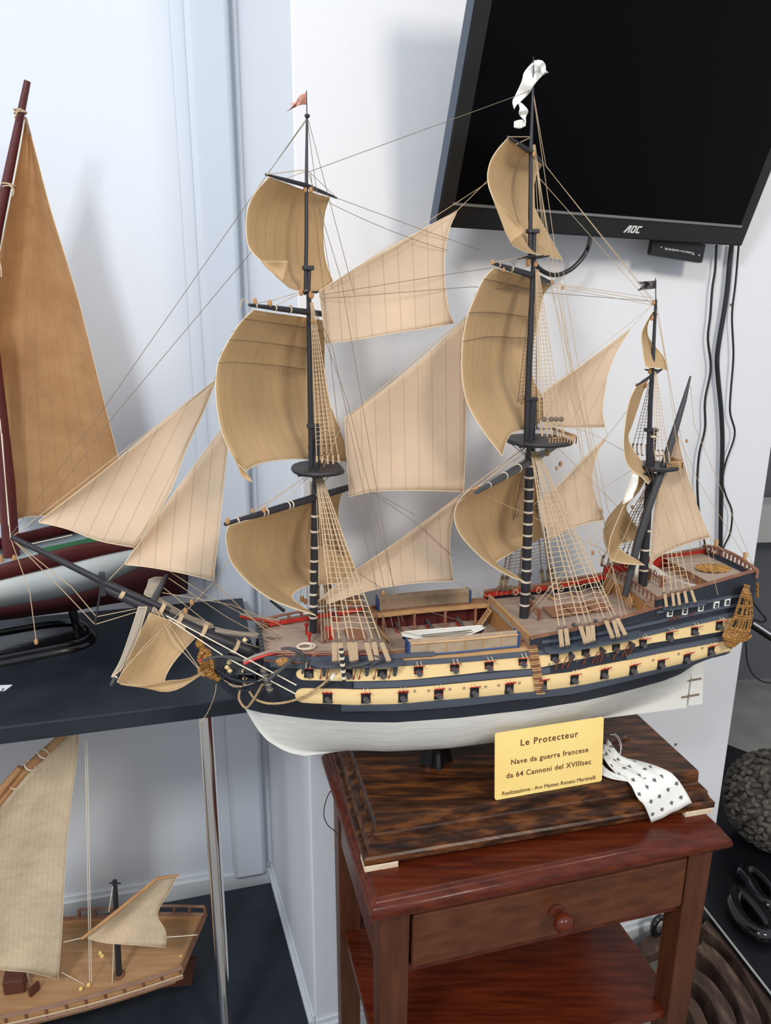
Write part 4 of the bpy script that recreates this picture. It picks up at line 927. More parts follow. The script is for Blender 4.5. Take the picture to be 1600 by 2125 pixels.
stay('inner_jib', [(259, 1169), (320, 1080), (371, 1010), (457, 893)], [(259, 1169), (260, 1171), (262, 1172)], [(457, 893), (472, 910), (472, 935), (465, 1000), (455, 1095), (443, 1205)], [(262, 1172), (315, 1178), (380, 1190), (443, 1205)], s=-.012, belly=.02, seam=((472, 910), (443, 1205)))
stay('main_topgallant_staysail', [(662, 604), (786, 528), (870, 480), (950, 437)], [(662, 604), (667, 640), (672, 680), (675, 713)], [(950, 437), (936, 465), (926, 503), (922, 556), (926, 612), (933, 650), (942, 671)], [(675, 713), (740, 705), (808, 693), (880, 682), (942, 671)], s=.004, belly=.012, seam=((667, 606), (675, 713)))
stay('main_topmast_staysail', [(715, 869), (800, 805), (880, 740), (969, 658)], [(715, 869), (718, 920), (722, 980), (725, 1031)], [(969, 658), (968, 760), (967, 850), (965, 950), (962, 1020)], [(725, 1031), (774, 1020), (860, 1018), (962, 1020)], s=.004, belly=.014, seam=((715, 869), (722, 1031)))
stay('main_staysail', [(672, 1236), (743, 1180), (830, 1120), (952, 1030)], [(672, 1236), (675, 1243), (680, 1253)], [(952, 1030), (937, 1085), (934, 1145), (941, 1205)], [(680, 1253), (737, 1235), (776, 1224), (850, 1212), (941, 1206)], s=.006, belly=.012, seam=((937, 1085), (941, 1205)))
stay('mizzen_topmast_staysail', [(1127, 815), (1190, 770), (1250, 727), (1308, 683)], [(1127, 815), (1128, 850), (1129, 885)], [(1308, 683), (1280, 730), (1262, 775), (1255, 815), (1250, 850), (1255, 887)], [(1129, 885), (1190, 887), (1255, 887)], s=.004, seam=((1308, 683), (1262, 775)))
stay('mizzen_staysail', [(1119, 1042), (1150, 1015), (1200, 965), (1260, 906)], [(1119, 1042), (1122, 1060), (1124, 1075), (1143, 1119)], [(1260, 906), (1238, 945), (1229, 988), (1236, 1033), (1253, 1078)], [(1143, 1119), (1180, 1099), (1215, 1087), (1253, 1078)], s=.006, seam=((1236, 950), (1253, 1078)))
stay('spanker', [(1386, 935), (1392, 915), (1398, 900), (1404, 888)], [(1386, 935), (1372, 990), (1356, 1070), (1348, 1178)], [(1404, 888), (1415, 945), (1432, 1004), (1453, 1066), (1474, 1115)], [(1348, 1178), (1362, 1158), (1400, 1138), (1440, 1124), (1474, 1115)], s=-.006, belly=.012, seam=((1404, 888), (1474, 1115)))
# spritsail under the bowsprit
spl = atY(230, 1423, .87); spr = atY(346, 1192, 1.03); spc = P(309, 1262)
spo = MB().tube([spl, lerp(spl, add(spc, (0, -.006, -.004)), .5), add(spc, (0, -.006, -.004)), lerp(add(spc, (0, -.006, -.004)), spr, .5), spr], [.002, .0048, .0058, .0044, .002], 10).build('spritsail_yard', 'spar_grey', ship)
d = nrm(sub(spl, spc)); a_ = nrm(cross(d, (0, 0, 1))); 
for f in (.25, .5, .58, .66, .74, .82, .9): MB().lathe(lerp(spc, spl, f), [(.0060-f*.003, -.0012), (.0064-f*.003, 0), (.0060-f*.003, .0012)], 10, (a_, cross(d, a_), d)).build('yard_lashing', 'woolding', spo)
square('spritsail', [(311, 1272), (345, 1285), (380, 1300), (410, 1318)], [(311, 1272), (290, 1315), (265, 1370), (243, 1416)], [(410, 1318), (385, 1345), (360, 1375), (345, 1400), (341, 1415)], [(243, 1416), (275, 1422), (310, 1422), (341, 1415)], (.955, 1.0, .89, .93), belly=.015, n=16, k=16, width=.12,
       fold=([(244, 1416), (290, 1424), (342, 1413), (390, 1408), (427, 1390)], [(244, 1416), (250, 1420), (265, 1423)], [(427, 1390), (426, 1393), (424, 1396)], [(265, 1423), (300, 1427), (340, 1436), (375, 1428), (424, 1396)], (.885, .935, .885, .935)))
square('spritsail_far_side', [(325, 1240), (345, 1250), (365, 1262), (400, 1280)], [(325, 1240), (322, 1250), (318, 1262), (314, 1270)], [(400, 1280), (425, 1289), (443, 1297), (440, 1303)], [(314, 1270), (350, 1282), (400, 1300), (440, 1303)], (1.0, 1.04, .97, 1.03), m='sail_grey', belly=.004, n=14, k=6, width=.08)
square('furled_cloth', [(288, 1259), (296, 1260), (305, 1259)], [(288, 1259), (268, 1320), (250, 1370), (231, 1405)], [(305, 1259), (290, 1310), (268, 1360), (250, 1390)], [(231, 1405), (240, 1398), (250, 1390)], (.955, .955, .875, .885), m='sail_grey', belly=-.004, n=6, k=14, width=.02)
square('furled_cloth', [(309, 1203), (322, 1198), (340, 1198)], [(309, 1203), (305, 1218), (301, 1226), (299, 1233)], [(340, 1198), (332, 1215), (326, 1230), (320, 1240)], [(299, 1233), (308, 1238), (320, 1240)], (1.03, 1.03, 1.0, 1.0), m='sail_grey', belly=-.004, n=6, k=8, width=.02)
# ---------------------------------------------------------------- bowsprit, head, figurehead, anchors
bs = mastpart('bowsprit', [(213, 1218), (250, 1236), (330, 1272), (430, 1318), (520, 1352), (575, 1372)], [.0052, .0066, .0080, .0092, .0096, .0096])
jb = mastpart('jib_boom', [(23, 1114), (110, 1156), (213, 1207), (300, 1245), (352, 1267)], [.0034, .0044, .0050, .0050, .0046], s=-.001)
MB().box(P(213, 1212), (.008, .011, .034), (U3, V3, (0, 0, 1))).build('bowsprit_cap', 'spar', bs, smooth=False, bevel=.001)
mastpart('dolphin_striker', [(208, 1228), (197, 1297)], [.0014, .0012], parent=bs, n=6)
for (x, y, r) in ((254, 1232, .0078), (335, 1264, .0096), (372, 1285, .0098), (422, 1308, .0104), (488, 1342, .0108)):
    c = P(x, y); dd = nrm(sub(P(430, 1318), P(330, 1272))); a1 = nrm(cross(dd, (0, 0, 1))); MB().lathe(c, [(r, -.0028), (r+.0006, -.0028), (r+.0006, .0028), (r, .0028)], 14, (a1, cross(dd, a1), dd)).build('bowsprit_lashing', 'rope', bs)
mastpart('boarding_plank', [(446, 1309), (500, 1316), (580, 1321)], [.0042, .0042, .0030], 'sail_grey', s=.004, parent=bs, n=6)
# figurehead: seated gilt figure, head, shoulders, robe with folds, scroll below
fg = MB(); axis = [(415, 1332, .0048), (417, 1340, .0062), (420, 1346, .0042), (424, 1354, .0100), (427, 1368, .0108), (430, 1380, .0100), (433, 1393, .0110), (440, 1400, .0070), (455, 1410, .0045)]
pts = [P(x, y, -.002) for x, y, r in axis]; fg.tube(pts, [r for _, _, r in axis], 14)
fg.ball(P(415, 1336, -.003), .0072, 12, (1, .9, 1.1)); fg.ball(P(410, 1341, -.005), .002, 6)
for pq_ in (((421, 1352), (413, 1366), (418, 1378)), ((430, 1352), (438, 1366), (442, 1384)), ((417, 1384), (414, 1394), (424, 1402))): fg.tube(catmull([P(x, y, -.012) for x, y in pq_], 8), [.0032]*9, 7)
for k in range(6): fg.tube(catmull([P(417+k*4, 1362, -.0105), P(418+k*4.4, 1378, -.014), P(420+k*4.8, 1396, -.010)], 8), .0012, 5)
fg.build('figurehead', 'gold', ship, label='gilded seated figure on the stem')
MB().tube(catmull([P(x, y, -.004) for x, y in ((428, 1397), (442, 1403), (455, 1408), (461, 1402))], 10), [.0035]*11, 8).build('figurehead_scroll', 'gold', ship)
def rail3(name, pts, r, m='navy', s0=0, s1=0, n=20, par=None):
    Q = catmull([(x, y, s0+(s1-s0)*i/(len(pts)-1)) for i, (x, y) in enumerate(pts)], n)
    rr = r if isinstance(r, list) else [r]*(n+1)
    return MB().tube([P(x, y, s) for x, y, s in Q], rr, 7).build(name, m, par or ship)
for sgn in (1, -1):
    ss = -.012 if sgn > 0 else .012; se = -.058 if sgn > 0 else .058
    def dz(pts): return pts if sgn > 0 else None
    if sgn > 0:
        rail3('head_rail', [(450, 1378), (475, 1392), (505, 1398), (540, 1386), (562, 1374)], .0022, s0=ss, s1=se)
        rail3('head_rail', [(452, 1388), (475, 1406), (510, 1415), (548, 1412)], .0022, s0=ss, s1=se)
        rail3('head_rail', [(456, 1400), (478, 1420), (505, 1432), (545, 1434)], .0024, s0=ss, s1=-.03)
        rail3('head_rail', [(448, 1370), (480, 1372), (510, 1374), (545, 1368)], .0022, s0=ss, s1=se)
    else:
        rail3('head_rail', [(452, 1366), (490, 1352), (520, 1330)], .0022, s0=ss, s1=se)
# beakhead deck and curved brackets
m_ = MB(); m_.grid([[W(-.355, -.012, 1.062), W(-.355, .012, 1.062)], [W(-.325, -.034, 1.066), W(-.325, .034, 1.066)], [W(-.288, -.054, 1.070), W(-.288, .054, 1.070)]])
m_.build('beakhead_deck', 'spar_grey', ship, solid=.002)
for t_ in (-.345, -.330, -.315, -.300):
    for sg in (-1, 1): w_ = .016+(t_+.355)*.6; MB().tube(catmull([W(t_, sg*.004, 1.045), W(t_, sg*w_*.8, 1.052), W(t_, sg*w_, 1.075)], 8), .0018, 6).build('head_timber', 'navy', ship)
for x, y in ((475, 1375), (477, 1392), (506, 1393), (508, 1408), (508, 1417), (540, 1407), (542, 1416), (524, 1417), (508, 1328), (471, 1385)):
    c = P(x, y, -.035); m_ = MB().ball(c, .0028, 6, (1, .6, 1.5)); m_.box(c, (.007, .002, .002), (U3, V3, (0, 0, 1))); m_.build('gilt_lily', 'band_yellow', ship, smooth=False)
MB().tube(catmull([P(x, y, -.055) for x, y in ((418, 1371), (445, 1364), (470, 1363), (495, 1368), (512, 1374))], 12), [.0020]*6+[.0028]*7, 8).build('boomkin', 'spar_grey', ship)
MB().ball(P(416, 1371, -.055), .0026, 8).build('boomkin_tip', 'red', ship)
for pts, s_ in ((((506, 1377), (530, 1366), (555, 1358), (590, 1352)), -.062), (((498, 1279), (525, 1284), (555, 1288), (580, 1292)), .062)):
    q_ = [P(x, y, s_) for x, y in pts]; MB().tube(q_, [.0032, .0036, .0036, .0034], 4).build('cathead_rail', 'red', ship)
    MB().tube([add(q, (0, 0, .0035)) for q in q_], [.0026]*4, 4).build('rail_top', 'sail_grey', ship)
MB().tube([P(x, y, s) for x, y, s in ((545, 1384, -.07), (556, 1420, -.078), (562, 1436, -.084))], [.0046, .0046, .0046], 10).build('cathead', 'spar_grey', ship)
m_ = MB()
for k in range(5): c = lerp(P(545, 1384, -.07), P(562, 1436, -.084), .12+.19*k); m_.ball(c, .0055, 8, (1, 1, .35))
m_.build('cathead_lashing', 'rope_dark', ship)
MB().ball(P(588, 1374, -.085), .0085, 10, (1.4, .6, .9)).build('lion_mask', 'gallery_gold', ship, label='small carved brown mask on the bow')
def anchor(name, shank, arms, s, m='spar_grey', r=.0022, ring=None):
    m_ = MB(); m_.tube([P(x, y, s) for x, y in shank], [r, r*1.3, r*1.5] if len(shank) == 3 else [r, r*1.5], 8)
    a = catmull([P(x, y, s-.003) for x, y in arms], 16); m_.tube(a, [.0008+.0024*sin(pi*(.1+.8*i/16)) for i in range(17)], 8)
    return m_.build(name, m, ship)
anchor('anchor', [(617, 1358), (590, 1384), (556, 1412)], [(583, 1346), (603, 1346), (622, 1354), (630, 1368), (630, 1385), (627, 1398)], -.098)
anchor('anchor', [(716, 1386), (750, 1379), (790, 1367)], [(769, 1383), (776, 1376), (790, 1366), (782, 1362), (775, 1360)], -.115)
stk = MB(); ptsk = [P(708, 1346, -.118), P(714, 1414, -.122)]; stk.tube(ptsk, [.0032, .0026], 8); sto = stk.build('anchor_stock', 'spar', ship)
m_ = MB()
for k in range(5): m_.lathe(lerp(ptsk[0], ptsk[1], .08+.2*k), [(.0036, -.0018), (.0036, .0018)], 10)
m_.build('stock_band', 'woolding', sto)
def rope3(name, pts, r, m, s0, s1, n=26, par=None, lab=None):
    Q = catmull([(x, y, s0+(s1-s0)*i/(len(pts)-1)) for i, (x, y) in enumerate(pts)], n); return MB().tube([P(x, y, s) for x, y, s in Q], r, 7).build(name, m, par or ship, label=lab)
rope3('anchor_cable', [(518, 1435), (530, 1451), (560, 1460), (600, 1456), (640, 1441), (680, 1412), (700, 1395)], .0018, 'anchor_rope', -.04, -.115, lab='thick twisted tan anchor rope')
rope3('anchor_cable', [(500, 1426), (496, 1450), (510, 1469), (524, 1455), (538, 1432), (545, 1420)], .0018, 'anchor_rope', -.02, -.075, lab='thick twisted tan anchor rope')
rope3('rope_seizing', [(688, 1409), (694, 1400)], .0032, 'rope_light', -.116, -.117, 3)
# rubbing rope and knight heads with coils at the fore bulkhead
m_ = MB()
for k in range(9):
    s = .05-.1*k/8; m_.tube([W(-.288, s, 1.094), W(-.288, s, 1.112)], .003, 6); m_.ball(W(-.288, s, 1.106), .0042, 6)
m_.build('beakhead_bitts', 'spar_grey', ship)
for (t, s) in ((-.215, .018), (-.215, -.018), (.17, .03), (-.10, .03)):
    m_ = MB().lathe(W(t, s, 1.097), [(.002, 0), (.002, .012), (.0034, .014), (.0034, .018), (.001, .019)], 8); m_.build('bollard', 'red' if t < -.2 else 'rail_wood', ship)
# ---------------------------------------------------------------- channels, deadeyes, shrouds
def channel(x0, x1, y0, y1, s, name='channel', wd=.020):
    a = onhull(x0, y0); b = onhull(x1, y1); n = 10; rows = []
    for k in range(n+1):
        f = k/n; t = a[0]+(b[0]-a[0])*f; z = a[2]+(b[2]-a[2])*f; h = hb(t, z); w = wd*(.5 if k in (0, n) else 1)
        rows.append([W(t, -(h-.001), z), W(t, -(h+w), z), W(t, -(h+w), z+.0035), W(t, -(h-.001), z+.0035)])
    m_ = MB().grid(rows, close=True); m_.face([3, 2, 1, 0]); n0 = len(m_.v); m_.face([n0-4, n0-3, n0-2, n0-1]); m_.build(name, 'wale_grey', ship, smooth=False)
    m_ = MB()
    for k in (0, n//2, n): pass
channel(640, 836, 1373, 1371, 0); channel(1126, 1326, 1349, 1312, 0); channel(1372, 1462, 1262, 1248, 0, wd=.014)
def disc(mb, c, r, w=.0026): return mb.lathe(c, [(r*.7, -w/2), (r, -w/4), (r, w/4), (r*.7, w/2)], 10, (U3, (0, 0, 1), mul(V3, -1)))
def shroud_set(name, tp_, tops_s, ups, lows, s_up, s_low, rungs, r=.0009, rr=.00055, mirror=True, topz=None, spread=2.2, dr=.0047):
    """ups: upper deadeye pixels, lows: lower deadeye pixels; the far side is the mirror image"""
    for sg in ((-1, 1) if mirror else (-1,)):
        m_ = MB(); lines = []
        for i, (x, y) in enumerate(ups):
            t, _, z = ST(x, y, s_up); t2, _, z2 = ST(tp_[0]+spread*(i-len(ups)/2), tp_[1], 0)
            A = W(t2, sg*tops_s, z2); B_ = W(t, -sg*s_up, z); lines.append((A, B_)); m_.bar(A, B_, r, r, 5)
        z1 = lines[0][1][2]; z0 = lines[0][0][2]
        for k in range(1, rungs):
            f = .10+(k-.5)/rungs*.87; pts = [add(lerp(a, b, f), (0, 0, -.0006*sin(i*2+k))) for i, (a, b) in enumerate(lines)]; m_.tube(pts, rr, 4)
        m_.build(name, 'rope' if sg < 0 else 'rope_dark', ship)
        if lows:
            for (x, y), (x2, y2), (A, B_) in zip(ups, lows, lines):
                t, _, z = ST(x2, y2, s_low); C = W(t, -sg*s_low, z); d_ = MB(); disc(d_, B_, dr*.9, .0034); disc(d_, C, dr*.85, .0034); do_ = d_.build('deadeye_pair', 'deadeye', ship); d_ = MB()
                for e in (-.55, -.15, .2, .6): d_.bar(add(add(B_, mul(U3, e*dr)), mul(V3, sg*.002)), add(add(C, mul(U3, e*dr)), mul(V3, sg*.002)), dr*.19, n=4)
                d_.build('lanyard', 'rope', do_)
fu = [(693, 1332), (705, 1332), (724, 1331), (735, 1331), (759, 1332), (775, 1331), (791, 1332)]; fl2 = [(694, 1370), (706, 1370), (730, 1370), (738, 1368), (770, 1369), (782, 1367), (806, 1370)]
shroud_set('fore_shrouds', (663, 992), .006, fu, fl2, -.112, -.118, 26)
mu_ = [(1161, 1305), (1173, 1303), (1203, 1298), (1218, 1298), (1228, 1296), (1256, 1287), (1272, 1286), (1279, 1282)]; ml = [(1165, 1340), (1177, 1337), (1214, 1333), (1221, 1331), (1230, 1328), (1270, 1322), (1282, 1320), (1296, 1316)]
shroud_set('main_shrouds', (1106, 935), .008, mu_, ml, -.114, -.122, 30)
zu = [(1378, 1232), (1394, 1230), (1405, 1228), (1419, 1226), (1433, 1224)]; zl = [(1382, 1258), (1397, 1256), (1409, 1254), (1424, 1250), (1441, 1248)]
shroud_set('mizzen_shrouds', (1366, 985), .006, zu, zl, -.094, -.100, 22, r=.0007, rr=.0004, spread=1.5, dr=.0034)
shroud_set('fore_topmast_shrouds', (647, 628), .003, [(657, 946), (668, 946), (679, 944), (690, 944), (701, 942)], [(657, 958), (668, 960), (680, 962), (691, 962), (703, 960)], -.040, -.042, 30, r=.0006, rr=.0004, spread=1.2, dr=.0018)
shroud_set('main_topmast_shrouds', (1113, 560), .004, [(1120, 872), (1130, 870), (1140, 869), (1152, 868), (1164, 868)], [(1124, 905), (1135, 905), (1145, 905), (1156, 905), (1168, 906)], -.044, -.046, 32, r=.0006, rr=.0004, spread=1.5, dr=.0018)
shroud_set('mizzen_topmast_shrouds', (1358, 770), .003, [(1357, 935), (1366, 935), (1375, 935), (1386, 937)], [(1360, 955), (1368, 957), (1378, 959), (1388, 960)], -.030, -.031, 20, r=.0005, rr=.00035, spread=1.2, dr=.0018)
# futtock shrouds under the tops
for (bx, by_, xs, ty, s_) in ((662, 1010, (635, 650, 665, 680, 695), 976, .034), (1108, 960, (1080, 1095, 1112, 1130, 1145), 920, .040), (1358, 1010, (1342, 1352, 1365, 1378), 972, .026)):
    for sg in (-1, 1):
        m_ = MB(); c = P(bx, by_, 0)
        for x in xs: t, _, z = ST(x, ty, -s_); m_.bar(c, W(t, sg*s_, z), .0006, n=4)
        m_.build('futtock_shrouds', 'rope_dark', ship)
# chain plates below the channels
for x, y in ((666, 1375), (679, 1375), (735, 1376), (746, 1376), (777, 1376), (808, 1374), (1153, 1356), (1166, 1354), (1178, 1352), (1211, 1346), (1230, 1343), (1238, 1342), (1246, 1340), (1273, 1336), (1291, 1330), (1298, 1328), (1306, 1326), (1386, 1272), (1394, 1270), (1405, 1268), (1430, 1262)):
    L_ = 32 if x < 1350 else 16
    t, s, z = onhull(x, y); t2, s2, z2 = onhull(x-2, y+L_); c1 = W(t, s-.016, z); c2_ = W(t2, s2-.002, z2)
    MB().tube([c1, lerp(c1, c2_, .6), c2_], [.0008, .0007, .0012], 5).build('chain_plate', 'chain_red', ship)
for x, y in ((671, 1376), (760, 1377), (818, 1377), (1182, 1352), (1246, 1342), (1306, 1330)):
    t, s, z = onhull(x, y); MB().hexa([W(t-.002, s+.001, z-.022), W(t+.002, s+.001, z-.022), W(t+.002, s-.002, z-.022), W(t-.002, s-.002, z-.022), W(t-.002, s+.001, z), W(t+.002, s+.001, z), W(t+.002, s-.016, z), W(t-.002, s-.016, z)]).build('channel_knee', 'wale_grey', ship, smooth=False)
# ---------------------------------------------------------------- stays and running rigging
def ln(pts, r=.00045, m='rope', s=0, sag=0):
    Q = [P(p[0], p[1], p[2] if len(p) > 2 else s) for p in pts]
    if sag and len(Q) == 2: Q = [add(lerp(Q[0], Q[1], k/8), (0, 0, -sag*4*(k/8)*(1-k/8))) for k in range(9)]
    MB().tube(Q, r, 4).build('rigging_line', m, ship)
DK = 'rope_dark'
for a in ([(637, 245), (222, 838), (22, 1112)], [(553, 485), (232, 868), (60, 1096)], [(634, 352), (556, 362)], [(636, 250), (556, 360)]): ln(a, .0004, DK)
for a in ([(640, 357), (1064, 202), (1104, 186)], [(699, 411), (880, 478), (1000, 520)], [(683, 421), (930, 520)], [(667, 612), (925, 570), (1027, 555)], [(670, 620), (980, 595), (1350, 625)]): ln(a, .0004, DK, sag=.004)
ln([(660, 606), (950, 436), (1015, 372)], .0005); ln([(655, 610), (1010, 380)], .0004)
ln([(20, 1118), (447, 789), (470, 764)], .0005); ln([(214, 1216), (262, 1166), (458, 892), (462, 887)], .0006)
ln([(714, 872), (970, 655), (1100, 545)], .0006, s=.004); ln([(664, 985), (714, 872)], .0005); ln([(662, 1245), (952, 1030), (1094, 925)], .0008); ln([(658, 1250), (948, 1040), (1096, 935)], .0006)
ln([(1107, 835), (1308, 682), (1358, 628)], .0004); ln([(1110, 830), (1345, 640)], .0004); ln([(1094, 1060), (1261, 904), (1350, 790)], .0005)
for x in (1104,): 
    for a in ([(1106, 188), (1133, 345), (1358, 625)], [(1132, 343), (1356, 628)], [(1115, 365), (1352, 632)], [(1148, 590), (1352, 625)], [(1150, 588), (1354, 618)], [(1148, 595), (1350, 632)]): ln(a, .0004, 'rope')
for a in ([(1106, 190), (1178, 700), (1242, 1290, -.1)], [(1106, 300), (1190, 800), (1262, 1285, -.1)], [(1107, 300), (1160, 620), (1258, 1110), (1290, 1283, -.1)], [(1108, 300), (1140, 560), (1210, 960), (1300, 1280, -.1)]): ln(a, .0004)
for a in ([(638, 250), (660, 420), (690, 600)], [(640, 250), (735, 610)], [(641, 360), (708, 580), (830, 1300, -.1)], [(642, 620), (690, 720), (815, 1300, -.1)], [(645, 360), (700, 870), (812, 1350, -.11)], [(644, 620), (720, 830), (836, 1290, -.09)]): ln(a, .0004, DK)
for a in ([(1362, 625), (1385, 770), (1440, 1200, -.09)], [(1361, 640), (1384, 765)], [(1362, 626), (1400, 850), (1490, 1235, -.08)], [(1433, 800), (1440, 880), (1566, 1180)], [(1403, 895), (1450, 1000), (1570, 1195)], [(1474, 1116), (1550, 1190)], [(1474, 1116), (1482, 1160)]): ln(a, .0004)
for a in ([(467, 1088, -.12), (560, 1040), (640, 985)], [(500, 1085, -.1), (640, 985)], [(560, 1065, -.06), (645, 985)], [(990, 1020, -.1), (1090, 950)], [(950, 1045, -.1), (1095, 925)], [(517, 633, -.09), (570, 622), (640, 600)], [(560, 640, -.06), (640, 600)], [(1022, 546, -.08), (1100, 530)], [(1060, 560, -.04), (1100, 530)], [(553, 362, -.07), (636, 352)], [(590, 372, -.03), (634, 355)], [(1054, 284, -.06), (1100, 284)], [(1070, 300, -.04), (1100, 286)], [(699, 411, .08), (640, 355)]): ln(a, .0005)
# lines from the bowsprit, braces, sheets
for a in ([(22, 1116), (130, 1225), (197, 1296)], [(24, 1118), (150, 1220), (200, 1280)], [(197, 1296), (290, 1268)], [(200, 1280), (290, 1262)], [(22, 1118), (62, 1230), (75, 1330)], [(25, 1113), (140, 1165), (205, 1205)]): ln(a, .0006)
ln([(345, 1278, -.02), (480, 1350, -.05), (615, 1422, -.1)], .0010, 'rope_light'); ln([(350, 1285, -.02), (470, 1365, -.05), (613, 1440, -.1)], .0010, 'rope_light')
ln([(322, 1262, -.01), (360, 1330, -.03), (412, 1388, -.03)], .0008); ln([(330, 1266, -.01), (412, 1385, -.03)], .0007)
for a in ([(445, 1206), (380, 1275), (240, 1400, -.1)], [(445, 1204), (505, 1120), (560, 1040)], [(443, 1206), (500, 1262), (590, 1340)], [(443, 1208), (540, 1300), (570, 1320)], [(277, 1137), (420, 1230), (590, 1320)], [(350, 1200), (470, 1280), (580, 1340)], [(340, 1220), (440, 1300), (560, 1330)], [(337, 1230), (480, 1255), (590, 1300)], [(330, 1262), (460, 1320), (560, 1350)], [(380, 1285), (500, 1340), (560, 1345)], [(418, 1300), (520, 1350), (600, 1330)], [(250, 1400, -.1), (300, 1340, -.07), (385, 1260)]): ln(a, .0005)
rope3('hanging_line', [(450, 1398), (446, 1440), (430, 1480), (414, 1500)], .0005, 'rope', 0, 0, 16); rope3('hanging_line', [(455, 1402), (475, 1418), (500, 1424), (530, 1416), (560, 1400), (580, 1388)], .0006, 'rope', -.01, -.08, 16)
rope3('hanging_line', [(462, 1402), (470, 1415), (485, 1425), (500, 1425)], .0006, 'rope', -.01, -.03, 12)
rope3('hanging_line', [(517, 633), (505, 620), (497, 640)], .0006, 'rope', -.09, -.09, 10)
for a in ([(855, 1258), (800, 1225), (745, 1190)], [(860, 1262), (790, 1225)], [(943, 1207), (1030, 1245, .05)], [(940, 1195), (1005, 1180), (1090, 1240)], [(700, 1280, -.05), (880, 1322, -.05), (1105, 1310)], [(820, 1250), (970, 1292), (1105, 1318, -.06)], [(770, 1020), (870, 1090), (940, 1155)], [(775, 1020), (860, 1068)], [(1255, 888), (1262, 905)], [(1253, 1080), (1140, 1220), (1085, 1285)], [(1080, 1290), (1240, 1110), (1345, 990)], [(1100, 1280), (1170, 1200), (1300, 1060), (1345, 985)], [(1130, 870), (1230, 900), (1340, 960)], [(1010, 1030), (1120, 1080), (1250, 1140), (1310, 1200)], [(1240, 1140), (1300, 1250)], [(1225, 880), (1262, 1060), (1330, 1170)], [(1127, 900), (1240, 1010), (1330, 1100)], [(1142, 592), (1170, 700), (1240, 1000)], [(1165, 538), (1180, 640), (1262, 1130)], [(1345, 1000), (1240, 1240, -.06)], [(1335, 960), (1180, 1060), (1110, 1150)]): ln(a, .0004, DK if a[0][0] < 900 else 'rope')
for k in range(5): ln([(1345+k*3, 985), (1285+k*9, 1170, .05)], .0004)
for k in range(5): ln([(1100-k*2, 950), (1030+k*11, 1235, .09)], .0005)
for k in range(5): ln([(652-k*2, 1000), (622+k*7, 1250, .08)], .0005)
for k in range(4): ln([(655+k*3, 990), (668+k*7, 1330-k*3, -.05-.01*k)], .0006)
for k in range(5): ln([(1104+k*2, 560), (1096+k*7, 880)], .0004)
for k in range(3): ln([(640+k*3, 620), (634+k*8, 880)], .0004)
for k in range(6): ln([(1103+k*1.5, 300), (1094+k*9, 520)], .0004)
# wooden blocks and bullseyes
for x, y, s, r in ((472, 1081, -.13, .0042), (548, 1058, -.09, .0040), (525, 1060, -.1, .003), (988, 1014, -.1, .004), (1022, 544, -.08, .0035), (1045, 560, -.05, .003), (529, 625, -.09, .0036), (560, 630, -.06, .0042), (603, 640, -.02, .004), (646, 612, -.01, .005), (625, 606, -.01, .0045), (648, 665, -.01, .0035), (1096, 545, -.01, .005), (1112, 548, -.01, .004), (1145, 586, .06, .004), (1168, 597, .07, .003), (75, 1332, 0, .004), (627, 1243, .08, .005), (634, 1248, .08, .005), (1136, 940, 0, .005), (1163, 963, 0, .004), (1155, 972, 0, .003), (1425, 915, 0, .003), (795, 1230, 0, .0035), (1178, 1143, 0, .003), (1230, 1147, 0, .004), (1482, 1146, 0, .003), (1247, 1060, 0, .003), (1312, 1052, 0, .003), (1356, 628, 0, .0038), (1349, 770, 0, .0045), (1322, 800, -.02, .0036), (1340, 800, 0, .0036), (1353, 660, 0, .0036), (633, 394, 0, .0035), (645, 394, 0, .0035), (1091, 318, 0, .0035), (1108, 320, 0, .0035), (398, 1250, 0, .0045), (385, 1268, 0, .0045)):
    MB().ball(P(x, y, s-.004), r, 8, (.8, .7, 1.15)).build('rigging_block', 'block_wood', ship)
m_ = MB()
for x in (1130, 1144, 1154, 1165): disc(m_, P(x, 870, -.046), .004)
m_.build('bullseyes', 'deadeye', ship)
# hearts, dark deadeyes on the far rail
for x, y in ((1093, 1222), (1104, 1220), (1140, 1217), (1148, 1214), (1158, 1212), (1270, 1172), (1278, 1170), (1288, 1173), (1297, 1175), (1318, 1175), (735, 1240), (745, 1238), (705, 1247), (722, 1245), (1037, 1220), (1048, 1221), (1058, 1220)):
    MB().ball(P(x, y, .09), .0055, 8, (1, .5, 1)).build('far_deadeye', 'deadeye', ship)
m_ = MB()
for k in range(16): p = W(-.185+.0045*k, hb(-.17, 1.1), 1.113); m_.bar(p, add(p, (0, 0, .012)), .0022, n=5)
m_.build('far_lanyards', 'block_wood', ship)
# timber on the far bow, spare anchor arm
MB().tube([P(561, 1246, .09), P(590, 1268, .09)], [.002, .0032], 6).build('far_anchor', 'spar', ship)
# ---------------------------------------------------------------- flags
def pole(x0, y0, x1, y1): MB().bar(P(x0, y0), P(x1, y1), .0008, .0007, 6).build('flag_staff', 'spar', ship)
pole(637, 240, 636, 188); pole(1361, 622, 1360, 577); pole(1106, 184, 1107, 118)
MB().lathe(P(637.5, 240), [(.002, -.003), (.0035, -.001), (.0035, .001), (.002, .002)], 10).build('mast_truck', 'spar', ship)
def flag(name, T, Bt, m, s=0, wave=.005, label=None):
    a = catmull(T, 16); b = catmull(Bt, 16); G = [[P(*lerp(a[i], b[i], j/6), s+wave*sin(i*.7)) for i in range(17)] for j in range(7)]
    return MB().grid(G).build(name, m, ship, solid=.0004, label=label)
flag('flag', c2([(597, 134), (550, 155), (525, 195), (488, 210)]), c2([(597, 175), (560, 185), (535, 203), (510, 215)]), 'flag_pink', label='small pink swallow-tailed flag')
